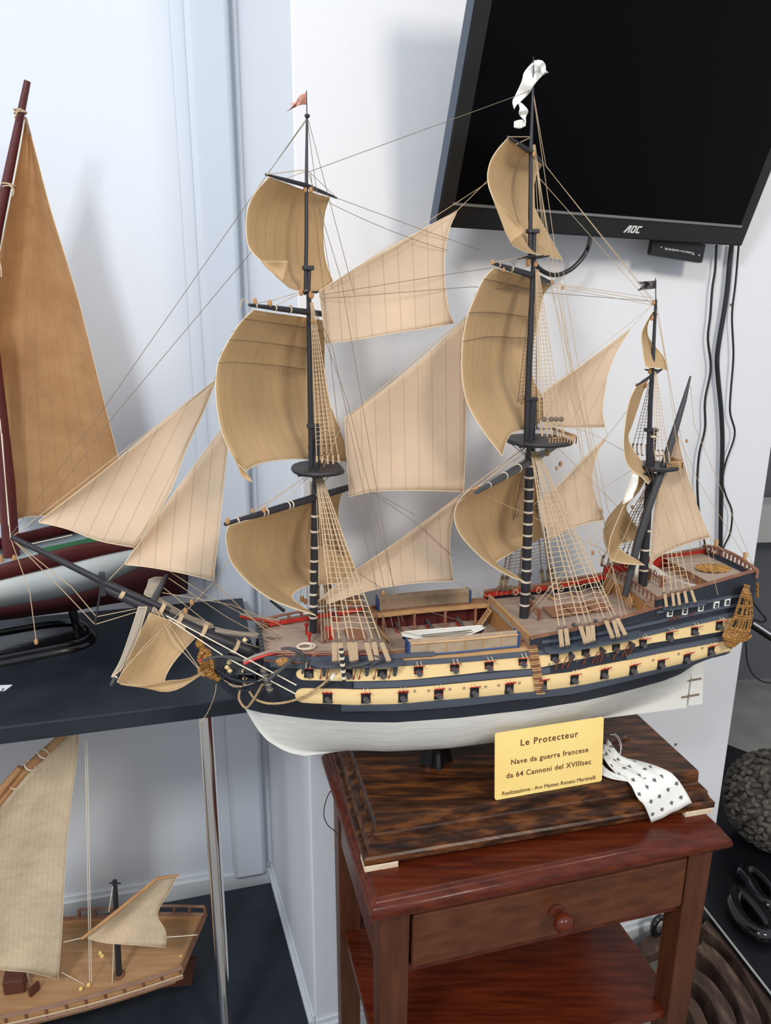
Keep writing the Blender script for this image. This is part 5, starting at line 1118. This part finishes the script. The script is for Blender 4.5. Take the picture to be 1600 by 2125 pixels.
flag('flag', c2([(597, 175), (560, 185), (535, 203), (510, 215)]), c2([(598, 215), (560, 216), (510, 236), (464, 262)]), 'flag_pink', label='small pink swallow-tailed flag')
flag('flag', c6([(512, 648), (450, 655), (395, 658), (333, 663)]), c6([(512, 688), (460, 692), (420, 692), (388, 694)]), 'flag_grey', label='small dark grey swallow-tailed flag')
flag('flag', c6([(512, 688), (460, 692), (420, 692), (388, 694)]), c6([(512, 724), (460, 730), (400, 735), (330, 746)]), 'flag_grey', label='small dark grey swallow-tailed flag')
cp5 = lambda pts: cr(1040, 130, 12.5, pts)
pn_ = flag('pennant', cp5([(860, -60), (600, 240), (535, 480), (360, 860), (290, 1000), (335, 1215)]), cp5([(1230, 255), (1080, 330), (870, 560), (740, 780), (560, 960), (400, 1100)]), 'ribbon_white', wave=.004, label='long white curling pennant')
flag('pennant_tail', cp5([(480, 1010), (600, 1110), (705, 1260), (640, 1420), (650, 1560)]), cp5([(440, 1060), (480, 1180), (455, 1330), (530, 1420), (600, 1480)]), 'ribbon_white', wave=.003, s=-.004, label='curl of white pennant')
flag('pennant_tail', cp5([(640, 1485), (500, 1480), (400, 1500), (335, 1530)]), cp5([(630, 1650), (520, 1700), (430, 1708), (330, 1680)]), 'ribbon_white', wave=.003, s=-.006, label='curl of white pennant')
flag('pennant', cp5([(880, -60), (980, -70), (1080, -40), (1150, 60), (1160, 220)]), cp5([(800, 90), (880, 60), (960, 80), (1000, 150), (1080, 300)]), 'ribbon_white', wave=.003, s=-.008, label='crumpled end of white pennant')
# ================================================================== TELEVISION
tE1 = (cos(radians(24.5)), sin(radians(24.5)), 0); tdn = nrm((-.123, .309, -.943))
k_ = sum(tdn[i]*tE1[i] for i in range(3)); tup = nrm(mul(sub(tdn, mul(tE1, k_)), -1)); tN = cross(tE1, tup)
TB = atY(905, 471, 1.21); TVW = .672; TVH = .41
def tv(a, b, c=0): return add(TB, add(add(mul(tE1, a), mul(tup, b)), mul(tN, c)))
tvo = thing('television', 'black flat television tilted down from the white wall above the large ship', 'television', tv(TVW/2, 0, -.02))
def slabtv(mb, a0, a1, b0, b1, c0, c1): return mb.hexa([tv(a0, b0, c0), tv(a1, b0, c0), tv(a1, b0, c1), tv(a0, b0, c1), tv(a0, b1, c0), tv(a1, b1, c0), tv(a1, b1, c1), tv(a0, b1, c1)])
slabtv(MB(), 0, TVW, 0, TVH, -.022, 0).build('casing', 'tv_plastic', tvo, smooth=False, bevel=.003)
slabtv(MB(), .08, TVW-.08, .05, TVH-.06, -.05, -.02).build('rear_housing', 'tv_plastic', tvo, smooth=False, bevel=.008)
slabtv(MB(), .026, TVW-.026, .038, TVH-.018, 0, .0006).build('screen', 'tv_screen', tvo, smooth=False)
slabtv(MB(), .022, TVW-.022, .034, .038, 0, .0025).build('lower_strip', 'strip_grey', tvo, smooth=False)
slabtv(MB(), -.0012, .0, .0, TVH, -.022, -.001).build('lit_left_edge', 'tv_edge_lit', tvo, smooth=False)  # bluish sliver: cool light on the casing's side, put into its colour
m_ = MB(); lc = tv(.388, .011, .0005); lg = .0125
def L2(pts): m_.prism([add(lc, add(mul(tE1, x*lg+y*lg*.28), mul(tup, y*lg))) for x, y in pts], mul(tN, .0006))
L2([(-1.35, 0), (-1.02, 0), (-.62, .72), (-.62, 1), (-.85, 1)]); L2([(-.62, 1), (-.62, 0), (-.36, 0), (-.36, 1)])
for pts in ([(-.2, .12), (-.2, .88), (.04, .78), (.04, .22)], [(-.2, .88), (-.08, 1), (.52, 1), (.62, .88), (.38, .78), (.04, .78)], [(.62, .88), (.62, .12), (.38, .22), (.38, .78)], [(.62, .12), (.52, 0), (-.08, 0), (-.2, .12), (.04, .22), (.38, .22)],
            [(.78, .12), (.78, .88), (1.02, .78), (1.02, .22)], [(.78, .88), (.9, 1), (1.5, 1), (1.5, .78), (1.02, .78)], [(1.5, .22), (1.5, 0), (.9, 0), (.78, .12), (1.02, .22)]): L2(pts)
m_.build('logo', 'logo_grey', tvo, smooth=False)
# wall arm
wa = tv(TVW/2, TVH*.5, -.05); MB().bar(wa, (wa[0]-.03, wa[1]+.16, wa[2]), .02, .02, 10).build('wall_bracket', 'tv_plastic', tvo)
# small box hanging under the television
bx = [atY(1355, 500, 1.415), atY(1468, 508, 1.455), atY(1457, 546, 1.46), atY(1350, 529, 1.415)]
e1 = nrm(sub(bx[2], bx[3])); e2 = nrm(sub(bx[0], bx[3])); nn = nrm(cross(e1, e2)); e2 = cross(nn, e1); wl = sqrt(sum(c*c for c in sub(bx[2], bx[3]))); hl = .034
poly = []
for cx, cy, a0 in ((.004, .004, 180), (wl-.004, .004, 270), (wl-.001, hl-.001, 0), (.001, hl-.001, 90)):
    for k in range(5): a = radians(a0+k*22.5); r = .004 if cy < .01 else .001; poly.append(add(bx[3], add(mul(e1, cx+r*cos(a)), mul(e2, cy+r*sin(a)))))
mb_ = MB().prism(poly, mul(nn, -.010)).build('media_box', 'tv_plastic', smooth=False); recenter(mb_)
tag(mb_, 'small black box with upside-down writing hanging under the television', 'media box')
cc = add(bx[3], add(add(mul(e1, wl*.52), mul(e2, .0165)), mul(nn, .0003)))
text('Connect to a wonderful life', .0062, cc, mul(e1, -1), mul(e2, -1), 'logo_grey', mb_, 'lettering', .0002, shear=.3)
text('Model inside', .003, add(cc, mul(e2, .006)), mul(e1, -1), mul(e2, -1), 'logo_grey', mb_, 'lettering', .0002, shear=.3) if False else None
m_ = MB()
for f in (.17, .80, .91): m_.ball(add(bx[3], add(mul(e1, wl*f), mul(e2, .016 if f < .5 else .013))), .0016, 8)
m_.build('screw_dots', 'logo_grey', mb_)
# ---------------------------------------------------------------- cables
def wp(x, y, o=.012): return atPlane(x, y, NW, CW-o)
def cable(name, pts, r, lb, fn=wp, n=60, m='cable_black', cat='cable', group=None):
    o = MB().tube(catmull([fn(*p) for p in pts], n), r, 10).build(name, m); recenter(o); return tag(o, lb, cat, group)
cable('cable', [(1519, 505), (1514, 545), (1509, 600), (1502, 650), (1493, 703), (1488, 744), (1490, 786), (1496, 847), (1499, 909), (1498, 971), (1496, 1054), (1495, 1157), (1496, 1235)], .0048, 'thick black cable running down the white wall below the television')
cable('cable', [(1487, 508), (1484, 560), (1478, 600), (1474, 655), (1469, 703), (1475, 765), (1463, 831), (1463, 889), (1451, 942), (1447, 1004), (1451, 1066), (1461, 1116), (1466, 1161), (1467, 1200)], .0024, 'thin wavy black cable left of the thick cable on the wall')
cable('cable', [(1533, 510), (1526, 590), (1519, 654), (1522, 736), (1517, 806), (1515, 856), (1525, 901), (1506, 960), (1500, 1000), (1507, 1030), (1519, 1062), (1515, 1107), (1500, 1140), (1498, 1180)], .0020, 'thinnest wavy black cable right of the thick cable on the wall')
cable('cable', [(1226, 488), (1220, 515), (1205, 540), (1180, 562), (1150, 571), (1122, 560), (1108, 540), (1104, 505)], .0040, 'short black cable looping below the television behind the tall middle mast', fn=lambda x, y: wp(x, y, .05 if y > 500 else .08), n=40)
for i, (x, y, r) in enumerate(((1517, 632, .003), (1402, 1545, .004))):
    MB().ball(wp(x, y, .001), r, 8, (1, .5, 1)).build('trim_mark', 'strip_grey', kind='structure')
# ================================================================== RED AND WHITE SAILING BOAT
rbp = atZ(60, 1350, .917)
rbo = thing('model_sailboat', 'red, white and green model sailing boat with one brown sail on the black shelf', 'model sailboat', (rbp[0], rbp[1]+.05, .917))
xs = [-140, 0, 145, 210, 275, 330, 388]
Yn = dict(zip(xs, (1.18, 1.25, 1.32, 1.355, 1.40, 1.445, 1.50)))
gt = [(-140, 1214), (0, 1178), (145, 1141), (210, 1132), (275, 1127), (330, 1124), (388, 1122)]
gb = [(-140, 1240), (0, 1203), (145, 1168), (210, 1152), (275, 1139), (330, 1132), (388, 1128)]
wb = [(-140, 1280), (0, 1259), (145, 1233), (210, 1213), (275, 1182), (330, 1160), (388, 1150)]
kb = [(-140, 1305), (0, 1287), (145, 1268), (210, 1256), (275, 1246), (330, 1238), (388, 1231)]
def rrow(L, dy): return [atY(x, y, Yn[x]+dy) for x, y in L]
Rg, Rb, Rw, Rk = rrow(gt, .006), rrow(gb, 0), rrow(wb, .025), rrow(kb, .10)
mid = [add(lerp(a, b, .5), (0, -.012, 0)) for a, b in zip(Rb, Rw)]; mid2 = [add(lerp(a, b, .45), (0, -.018, 0)) for a, b in zip(Rw, Rk)]
def smoothrow(r): return catmull(r, 24)
MB().grid([smoothrow(Rb), smoothrow([lerp(a, c, .5) if False else m for a, m, c in zip(Rb, mid, Rw)]), smoothrow(Rw)]).build('topside', 'boat_white', rbo, solid=.003)
cen = [(q[0]-.03, q[1]+.12, q[2]) for q in Rk]
far = [(q[0]-.035, q[1]+.23, q[2]) for q in Rw]; farb = [(q[0]-.04, q[1]+.25, q[2]) for q in Rb]; farg = [(q[0]-.04, q[1]+.235, q[2]+.004) for q in Rg]
for L in (far, farb, farg):
    for i in (4, 5, 6): w = (0, .10, .30, .62)[i-3]; L[i] = (L[i][0]+.02*w, L[i][1]-.2*w, L[i][2])
MB().grid([smoothrow(Rw), smoothrow(mid2), smoothrow(Rk), smoothrow(cen), smoothrow(far)]).build('underbody', 'boat_bottom', rbo, solid=.002)
MB().grid([smoothrow(far), smoothrow(farb)]).build('far_topside', 'boat_white', rbo, solid=.003)
g1 = [add(p, (.004, .022, .002)) for p in Rg]
MB().grid([smoothrow([add(p, (0, -.003, 0)) for p in Rb]), smoothrow([add(p, (0, -.002, 0)) for p in Rg]), smoothrow(g1)]).build('gunwale', 'boat_red', rbo, solid=.003)
g2 = [add(p, (0, -.02, .002)) for p in farg]
MB().grid([smoothrow(farb), smoothrow(farg), smoothrow(g2), smoothrow([add(p, (0, 0, -.022)) for p in g2])]).build('gunwale', 'boat_red', rbo, solid=.003)
MB().grid([smoothrow([add(p, (0, 0, -.030)) for p in g1]), smoothrow([add(p, (0, 0, -.030)) for p in g2])]).build('deck', 'boat_deck', rbo, solid=.004)
MB().grid([[Rb[-1], Rw[-1], Rk[-1]], [farb[-1], far[-1], cen[-1]]]).build('transom', 'boat_bottom', rbo, solid=.003)
q4 = [atY(76, 1152, 1.305), atY(236, 1132, 1.38), atY(195, 1113, 1.40), atY(84, 1137, 1.335)]
gb_ = MB().hexa([add(q, (0, 0, -.045)) for q in q4]+q4).build('cabin', 'boat_green', rbo, smooth=False, bevel=.002)
q5 = [atY(54, 1163, 1.33), atY(76, 1163, 1.34), atY(84, 1140, 1.42), atY(58, 1140, 1.41)]
ma = [atY(25, 1172, 1.40), atY(14, 1000, 1.405), atY(-2, 850, 1.41)]
MB().tube(ma+[atY(-30, 600, 1.42)], [.0165, .0155, .014, .012], 14).build('mast', 'boat_red', rbo)
yd = MB().tube([atY(-60, 800, 1.42), atY(-5, 470, 1.42), atY(22, 340, 1.42), atY(57, 168, 1.42)], [.011, .0095, .008, .0055], 12).build('gaff', 'boat_red', rbo)
m_ = MB()
for x, y, r in ((42, 232, .010), (18, 385, .011)):
    m_.tube([add(atY(x, y, 1.42), (r*cos(a), r*sin(a), .003*sin(a*.5))) for a in [2*pi*k/12 for k in range(26)]], .0014, 5)
m_.tube(catmull([atY(x, y, 1.405) for x, y in ((44, 225), (36, 232), (30, 245))], 6), .0014, 5); m_.tube(catmull([atY(x, y, 1.405) for x, y in ((18, 384), (28, 392), (27, 404), (22, 408))], 8), .0014, 5); m_.tube(catmull([atY(x, y, 1.405) for x, y in ((-2, 540), (2, 555), (3, 575))], 6), .0014, 5)
m_.build('rope_ring', 'rope', rbo)
sl = square('sail', [(52, 248), (56, 247), (60, 262)], [(52, 248), (36, 340), (14, 450), (-8, 560), (-50, 760), (-80, 1000)], [(60, 262), (78, 330), (104, 430), (135, 530), (165, 630), (200, 770), (243, 940), (272, 1050)], [(-80, 1000), (0, 1088), (22, 1082), (52, 1073), (98, 1070), (180, 1062), (272, 1050)], (1.42, 1.42, 1.40, 1.47), m='sail_old', belly=.05, n=24, k=40, width=.5, wr=.012, parent=rbo, label='large stained brown sail')
MB().bar(atY(52, 243, 1.415), atY(62, 280, 1.415), .0022, .0022, 6).build('head_stick', 'oak_trim', rbo)
m_ = MB()
for a, b in (((0, 870), (22, 1120)), ((4, 900), (18, 1090)), ((60, 1130), (150, 1110)), ((0, 1168), (26, 1169))): m_.bar(atY(*a, 1.37), atY(*b, 1.38), .0010, n=5)
m_.build('rigging_line', 'rope_light', rbo)
for x, y in ((30, 1160), (2, 1160)): MB().ball(atY(x, y, 1.365), .0062, 8, (.8, .7, 1.5)).build('rigging_block', 'block_wood', rbo)
# stand: moulded oval foot and legs
ol = [(-160, 1425), (-80, 1403), (0, 1385), (60, 1373), (120, 1361), (160, 1352), (186, 1340), (195, 1324), (186, 1310), (160, 1303), (100, 1308), (0, 1325), (-160, 1350)]
ctr = atZ(20, 1345, .917); rows = []
for z, k in ((.917, 1.02), (.923, 1.03), (.928, 1.0), (.930, .97), (.936, .975), (.940, .955), (.9405, .92), (.932, .90)):
    rows.append([add(lerp((ctr[0], ctr[1], 0), (p[0], p[1], 0), k), (0, 0, z)) for p in [atZ(x, y, .917) for x, y in ol]])
rows = [catmull(r+[r[0]], 48)[:-1] for r in rows]
m_ = MB().grid(rows, close=True); n0 = len(m_.v); m_.face(range(n0-48, n0)); m_.build('stand_foot', 'black_gloss', rbo, ang=50)
for (x, y, x2, y2) in ((148, 1255, 160, 1306), (-60, 1290, -80, 1380)):
    MB().tube([atY(x, y, 1.43), atY(x2, y2, 1.43)], [.010, .008], 8).build('stand_leg', 'black_gloss', rbo)
# ================================================================== WOODEN LATEEN BOAT ON THE LOWER BOARD
lb = thing('model_lateen_boat', 'bare wooden model boat with two slanting linen sails on the lower black board', 'model boat', (-.68, 1.30, .072))
near = [(-.439, 1.273), (-.52, 1.242), (-.62, 1.208), (-.784, 1.162), (-.95, 1.13), (-1.15, 1.16), (-1.30, 1.27)]
farp = [(-.425, 1.419), (-.52, 1.425), (-.62, 1.424), (-.76, 1.415), (-.95, 1.40), (-1.15, 1.36), (-1.30, 1.28)]
zg = [.200, .196, .192, .190, .192, .200, .215]
def lrow(k, z0):
    """ring of the hull at fraction k from gunwale (0) to keel (1)"""
    N_ = []; F_ = []
    for (a, b), (c, d), z in zip(near, farp, zg):
        m = ((a+c)/2, (b+d)/2); f = 1-max(0, (k-.38)/.62)**1.4*.75; zz_ = z+(z0-z)*k; sh = -.05*k-.14*max(0, k-.4)
        N_.append((m[0]+(a-m[0])*f+sh*max(0, 1-abs(a+.439)/.5), m[1]+(b-m[1])*f, zz_)); F_.append((m[0]+(c-m[0])*f+sh*max(0, 1-abs(c+.439)/.5), m[1]+(d-m[1])*f, zz_))
    return catmull(N_, 24), catmull(F_, 24)
R_ = [lrow(k, .092) for k in (0, .2, .4, .6, .8, 1)]
m_ = MB().grid([r[0] for r in R_]); m_.grid([r[1] for r in R_]); m_.grid([R_[-1][0], R_[-1][1]]); m_.grid([[r[0][0] for r in R_], [r[1][0] for r in R_]])
m_.build('hull', 'oak', lb, ang=60)
dk = [[add(a, (0, 0, -.014)), add(lerp(a, b, .5), (0, 0, -.010)), add(b, (0, 0, -.014))] for a, b in zip(*R_[0])]
MB().grid(dk).build('deck', 'oak', lb)
m_ = MB(); m_.tube([add(p, (0, 0, .001)) for p in R_[0][0]], .0052, 4); m_.tube([add(p, (0, 0, .001)) for p in R_[0][1]], .0052, 4); m_.bar(add(R_[0][0][0], (0, 0, .001)), add(R_[0][1][0], (0, 0, .001)), .006, .006, 4); m_.build('gunwale', 'oak_trim', lb, smooth=False)
m_ = MB()
for k in range(9):
    p = R_[0][1][k]; m_.box(add(p, (0, 0, .012)), (.006, .004, .022))
m_.tube([add(p, (0, 0, .024)) for p in R_[0][1][:9]], .004, 4); m_.build('stern_rail', 'oak_trim', lb, smooth=False)
m_ = MB().tube([add(p, (0, -.003, -.016)) for p in R_[0][0]], .0022, 5); m_.build('rope_moulding', 'rope', lb)
m_ = MB()
for k in range(0, 11): p = R_[0][0][k]; m_.box(add(p, (-.006, -.002, -.013)), (.004, .006, .020))
m_.tube([add(p, (0, -.002, -.024)) for p in R_[0][0][:11]], .0035, 4); m_.build('hull_slots', 'oak_trim', lb, smooth=False)
md = atZ(247, 2024, .181); mt = atY(238, 1828, md[1])
MB().tube([md, mt], [.0070, .0050], 10).build('mizzen_mast', 'spar', lb); MB().lathe(md, [(.014, 0), (.013, .003), (.008, .004)], 16).build('mast_collar', 'oak_trim', lb)
MB().bar(add(mt, (-.012, 0, -.006)), add(mt, (.012, 0, -.006)), .002, n=6).build('mast_pin', 'spar', lb)
def flat(L, y): return [(a, b, y) for a, b in L]
Ym = md[1]-.024
square('mizzen_sail', [(182, 1945), (240, 1893), (310, 1838), (330, 1822), (368, 1817)], [(182, 1945), (182, 1946), (183, 1948)], [(368, 1817), (352, 1850), (330, 1886), (328, 1905), (342, 1928), (345, 1950), (342, 1966)], [(183, 1948), (220, 1957), (280, 1961), (342, 1966)], (Ym-.03, Ym+.03, Ym-.03, Ym+.02), m='sail_linen', belly=.012, n=20, k=16, width=.25, wr=.006, parent=lb, label='small linen lateen sail')
MB().tube([atY(170, 1948, Ym-.036), atY(230, 1902, Ym-.016), atY(326, 1823, Ym+.008), atY(372, 1816, Ym+.02)], [.0030, .0042, .0036, .0022], 8).build('mizzen_yard', 'bamboo', lb)
Yb = 1.24
square('main_sail', [(-80, 1740), (0, 1672), (60, 1605), (120, 1545), (165, 1500)], [(-80, 1740), (-80, 1860), (-80, 1990)], [(165, 1500), (162, 1550), (156, 1600), (148, 1660), (138, 1760), (132, 1860), (128, 1940), (120, 2032)], [(-80, 1990), (0, 2012), (60, 2018), (120, 2032)], (Yb-.06, Yb+.03, Yb-.05, Yb), m='sail_linen', belly=.02, n=26, k=30, width=.35, wr=.007, parent=lb, label='large wrinkled linen lateen sail')
MB().tube([atY(-80, 1745, Yb-.07), atY(-10, 1672, Yb-.03), atY(50, 1600, Yb-.008), atY(116, 1540, Yb+.01), atY(150, 1505, Yb+.02)], [.010, .010, .0095, .008, .007], 10).build('main_yard', 'bamboo', lb)
MB().tube([atY(-90, 1735, Yb-.08), atY(-16, 1662, Yb-.04), atY(42, 1592, Yb-.018)], [.007, .008, .006], 10).build('main_yard', 'bamboo', lb)
m_ = MB()
for x, y in ((5, 1655), (28, 1627), (62, 1589), (90, 1564)): c = atY(x, y, Yb-.014); MB().tube([add(c, (.74*.0112*cos(a), .0112*sin(a), -.67*.0112*cos(a))) for a in [2*pi*k/12 for k in range(13)]], .0018, 5).build('yard_lashing', 'rope_light', lb)
m_ = MB()
for a, b in (((177, 1535), (186, 2036)), ((181, 1535), (190, 2040)), ((234, 1840), (226, 1892)), ((236, 1955), (233, 2046)), ((8, 1780), (62, 2044)), ((128, 2018), (200, 2056)), ((346, 1945), (410, 1940)), ((172, 1946), (132, 1955))): m_.bar(atY(*a, Yb+.01), atY(*b, Yb+.01), .0009, n=5)
m_.build('rigging_line', 'rope_light', lb)
MB().hexa([atZ(8, 2067, .181), atZ(52, 2061, .181), atZ(58, 2035, .181), atZ(14, 2040, .181)]+[add(p, (0, 0, .035)) for p in (atZ(8, 2067, .181), atZ(52, 2061, .181), atZ(58, 2035, .181), atZ(14, 2040, .181))]).build('hatch_box', 'red_brown', lb, smooth=False, bevel=.003)
MB().hexa([atZ(60, 2068, .181), atZ(80, 2050, .181), atZ(84, 2052, .181), atZ(64, 2070, .181)]+[add(p, (0, 0, .02)) for p in (atZ(60, 2068, .181), atZ(80, 2050, .181), atZ(84, 2052, .181), atZ(64, 2070, .181))]).build('bitt', 'red_brown', lb, smooth=False)
for x, y in ((208, 1978), (184, 2044), (168, 2052), (376, 1986), (212, 1984)): MB().ball(atZ(x, y, .184), .006, 8, (.8, .8, .8)).build('deck_fitting', 'brass' if x > 150 else 'oak_trim', lb)
MB().prism([(-.505, 1.335, .074), (-.445, 1.340, .078), (-.43, 1.343, .150), (-.49, 1.338, .150)], (0, .008, 0)).build('rudder', 'red_brown', lb, smooth=False)
MB().prism([(-1.1, 1.29, .072), (-.56, 1.33, .072), (-.56, 1.33, .096), (-1.1, 1.29, .1)], (0, .012, 0)).build('keel', 'oak', lb, smooth=False)
# ================================================================== RIGHT-HAND CORNER
bc = atY(1612, 1662, 1.783); br = .139
kb_ = thing('rope_fender', 'large dark knotted rope ball beyond the right end of the table', 'rope ball', (bc[0], bc[1], bc[2]-br))
m_ = MB(); gr = pi*(3-sqrt(5)); m_.ball(bc, br*.94, 32)
for k in range(520):
    y = 1-2*(k+.5)/520; r = sqrt(1-y*y); t = k*gr; d = nrm((cos(t)*r+random.uniform(-.05, .05), sin(t)*r+random.uniform(-.05, .05), y+random.uniform(-.05, .05))); c = add(bc, mul(d, br*.95)); s_ = random.uniform(.8, 1.5)
    ax = nrm(cross(d, (.3, .2, 1))); ay = cross(d, ax); an = .9+random.uniform(-.9, .9)
    a1 = add(mul(ax, cos(an)), mul(ay, sin(an))); m_.tube([add(c, mul(a1, -.012*s_)), add(c, add(mul(a1, -.005*s_), mul(d, .004))), add(c, add(mul(a1, .005*s_), mul(d, .004))), add(c, mul(a1, .012*s_))], [.003, .0078, .0078, .003], 6)
m_.build('knotted_rope', 'knot', kb_, ang=70)
# low black plinth with a pale edge, black chain links on it
pz = .12
e_ = [atZ(1468, 1893, pz), atZ(1700, 2192, pz)]
dr_ = nrm(sub(e_[1], e_[0])); nr = (-dr_[1], dr_[0], 0)
if nr[0] < 0: nr = mul(nr, -1)
P0 = add(e_[0], mul(dr_, -.25)); P1 = add(e_[1], mul(dr_, .3)); P2 = add(P1, mul(nr, .6)); P3 = add(P0, mul(nr, .6))
pl = thing('plinth', 'low black plinth with a thin pale edge right of the side table', 'plinth', (P0[0], P0[1], 0))
pq_ = [P0, P1, P2, add(P2, (0, 1.0, 0)), (.80, 2.7, 0), (.90, 1.66, 0)]; MB().prism([(q[0], q[1], 0) for q in pq_], (0, 0, pz)).build('plinth_body', 'plinth_black', pl, smooth=False, bevel=.002)
MB().bar(add(P0, (0, 0, .001)), add(P1, (0, 0, .001)), .0028, n=6).build('pale_edge', 'far_light', pl)
for pts, lb_ in (([(1560, 1835), (1542, 1812), (1560, 1806), (1590, 1828), (1612, 1860), (1600, 1880), (1575, 1862)], 'glossy black chain link, the upper of the two on the black plinth'), ([(1530, 1850), (1524, 1880), (1545, 1915), (1580, 1940), (1600, 1930), (1575, 1890), (1545, 1858)], 'glossy black chain link, the lower of the two on the black plinth')):
    q_ = [atZ(x, y, pz+.024) for x, y in pts]; q_ = catmull(q_+[q_[0]], 40)
    o = MB().tube(q_, .018, 12).build('chain_link', 'black_gloss'); recenter(o); tag(o, lb_, 'chain', 'black chain links')
# curved old timbers leaning on the floor
for px_l, w_, lb_, mt_, zt in (([(1462, 1915), (1500, 1943), (1540, 1988), (1575, 2040), (1608, 2100), (1625, 2150)], .034, 'outermost curved grey-brown timber beside the black plinth', 'old_wood', .105),
                        ([(1452, 1962), (1480, 1982), (1510, 2018), (1540, 2065), (1562, 2115), (1575, 2170)], .038, 'second curved timber in from the black plinth', 'old_wood', .095),
                        ([(1435, 2018), (1465, 2040), (1492, 2075), (1508, 2110), (1520, 2160)], .038, 'third curved reddish timber in from the black plinth', 'old_wood', .088),
                        ([(1422, 2070), (1440, 2090), (1458, 2130), (1466, 2170)], .030, 'innermost curved timber beside the right table leg', 'beam_wood', .08)):
    q_ = catmull([atZ(x, y, zt) for x, y in px_l], 30); m_ = MB(); rows = []
    for i, p in enumerate(q_):
        d = nrm(sub(q_[min(i+1, 30)], q_[max(i-1, 0)])); nn = (-d[1], d[0], 0); w = w_/2*(1+.04*sin(i*.35+len(lb_)))
        rows.append([add(p, mul(nn, -w)), add(p, mul(nn, w)), add(add(p, mul(nn, w)), (0, 0, -zt)), add(add(p, mul(nn, -w)), (0, 0, -zt))])
    m_.grid(rows, close=True); m_.face([0, 1, 2, 3]); n0 = len(m_.v); m_.face([n0-4, n0-3, n0-2, n0-1]); o = m_.build('curved_timber', mt_, smooth=False, bevel=.003); recenter(o); tag(o, lb_, 'timber', 'old curved timbers on the floor')
for pts, z, lb_ in (([(1292, 1990), (1300, 1972), (1360, 1930), (1420, 1905), (1450, 1925), (1400, 1960), (1330, 1988)], .085, 'weathered grey plank lying behind the right table leg, upper of two'), ([(1296, 1988), (1330, 1975), (1352, 2010), (1385, 2050), (1375, 2075), (1330, 2040)], .05, 'weathered brown plank lying behind the right table leg, lower of two')):
    q_ = [atZ(x, y, z) for x, y in pts]; o = MB().prism([(x, y, 0 if z < .06 else .055) for x, y, _ in q_], (0, 0, z-(0 if z < .06 else .055))).build('plank', 'old_wood', smooth=False, bevel=.003); recenter(o); tag(o, lb_, 'plank')
ic = atZ(1369, 1922, .105); o = MB().tube([add(ic, (.020*cos(a)-.004*sin(a), .010*cos(a), .026*sin(a))) for a in [2*pi*k/20 for k in range(21)]], .008, 8).build('iron_ring', 'black_gloss'); recenter(o); tag(o, 'black iron ring standing against the wall behind the table', 'ring')
# glossy rail and cords behind the stern
ra = atY(1540, 1280, 1.75); rb2 = atY(1680, 1372, 1.75)
hr = thing('handrail', 'glossy black rail running off to the right behind the stern of the large ship', 'rail', (rb2[0], rb2[1], 0))
MB().tube([ra, rb2], [.013, .013], 16).build('rail', 'black_gloss', hr); MB().tube([add(add(ra, mul(sub(rb2, ra), .12)), (0, -.012, .004)), add(rb2, (0, -.012, .004))], .004, 8).build('rail_reflection', 'chrome', hr)  # chrome strip added in place of a white reflection along the black rail
MB().bar((rb2[0], rb2[1], 0), rb2, .012, .012, 12).build('post', 'black_gloss', hr)
fr1 = lambda x, y: atY(x, y, 1.72)
cable('cable', [(1545, 1300), (1549, 1350), (1551, 1374), (1562, 1398), (1580, 1413), (1605, 1417), (1660, 1410)], .0022, 'thin black cord hanging in a curve behind the ship stern at the right edge', fn=fr1, n=30)
cable('cable', [(1556, 1240), (1566, 1254), (1580, 1272), (1589, 1284), (1584, 1291), (1560, 1284)], .0030, 'short black cord looped on the glossy rail behind the stern', fn=fr1, n=24)
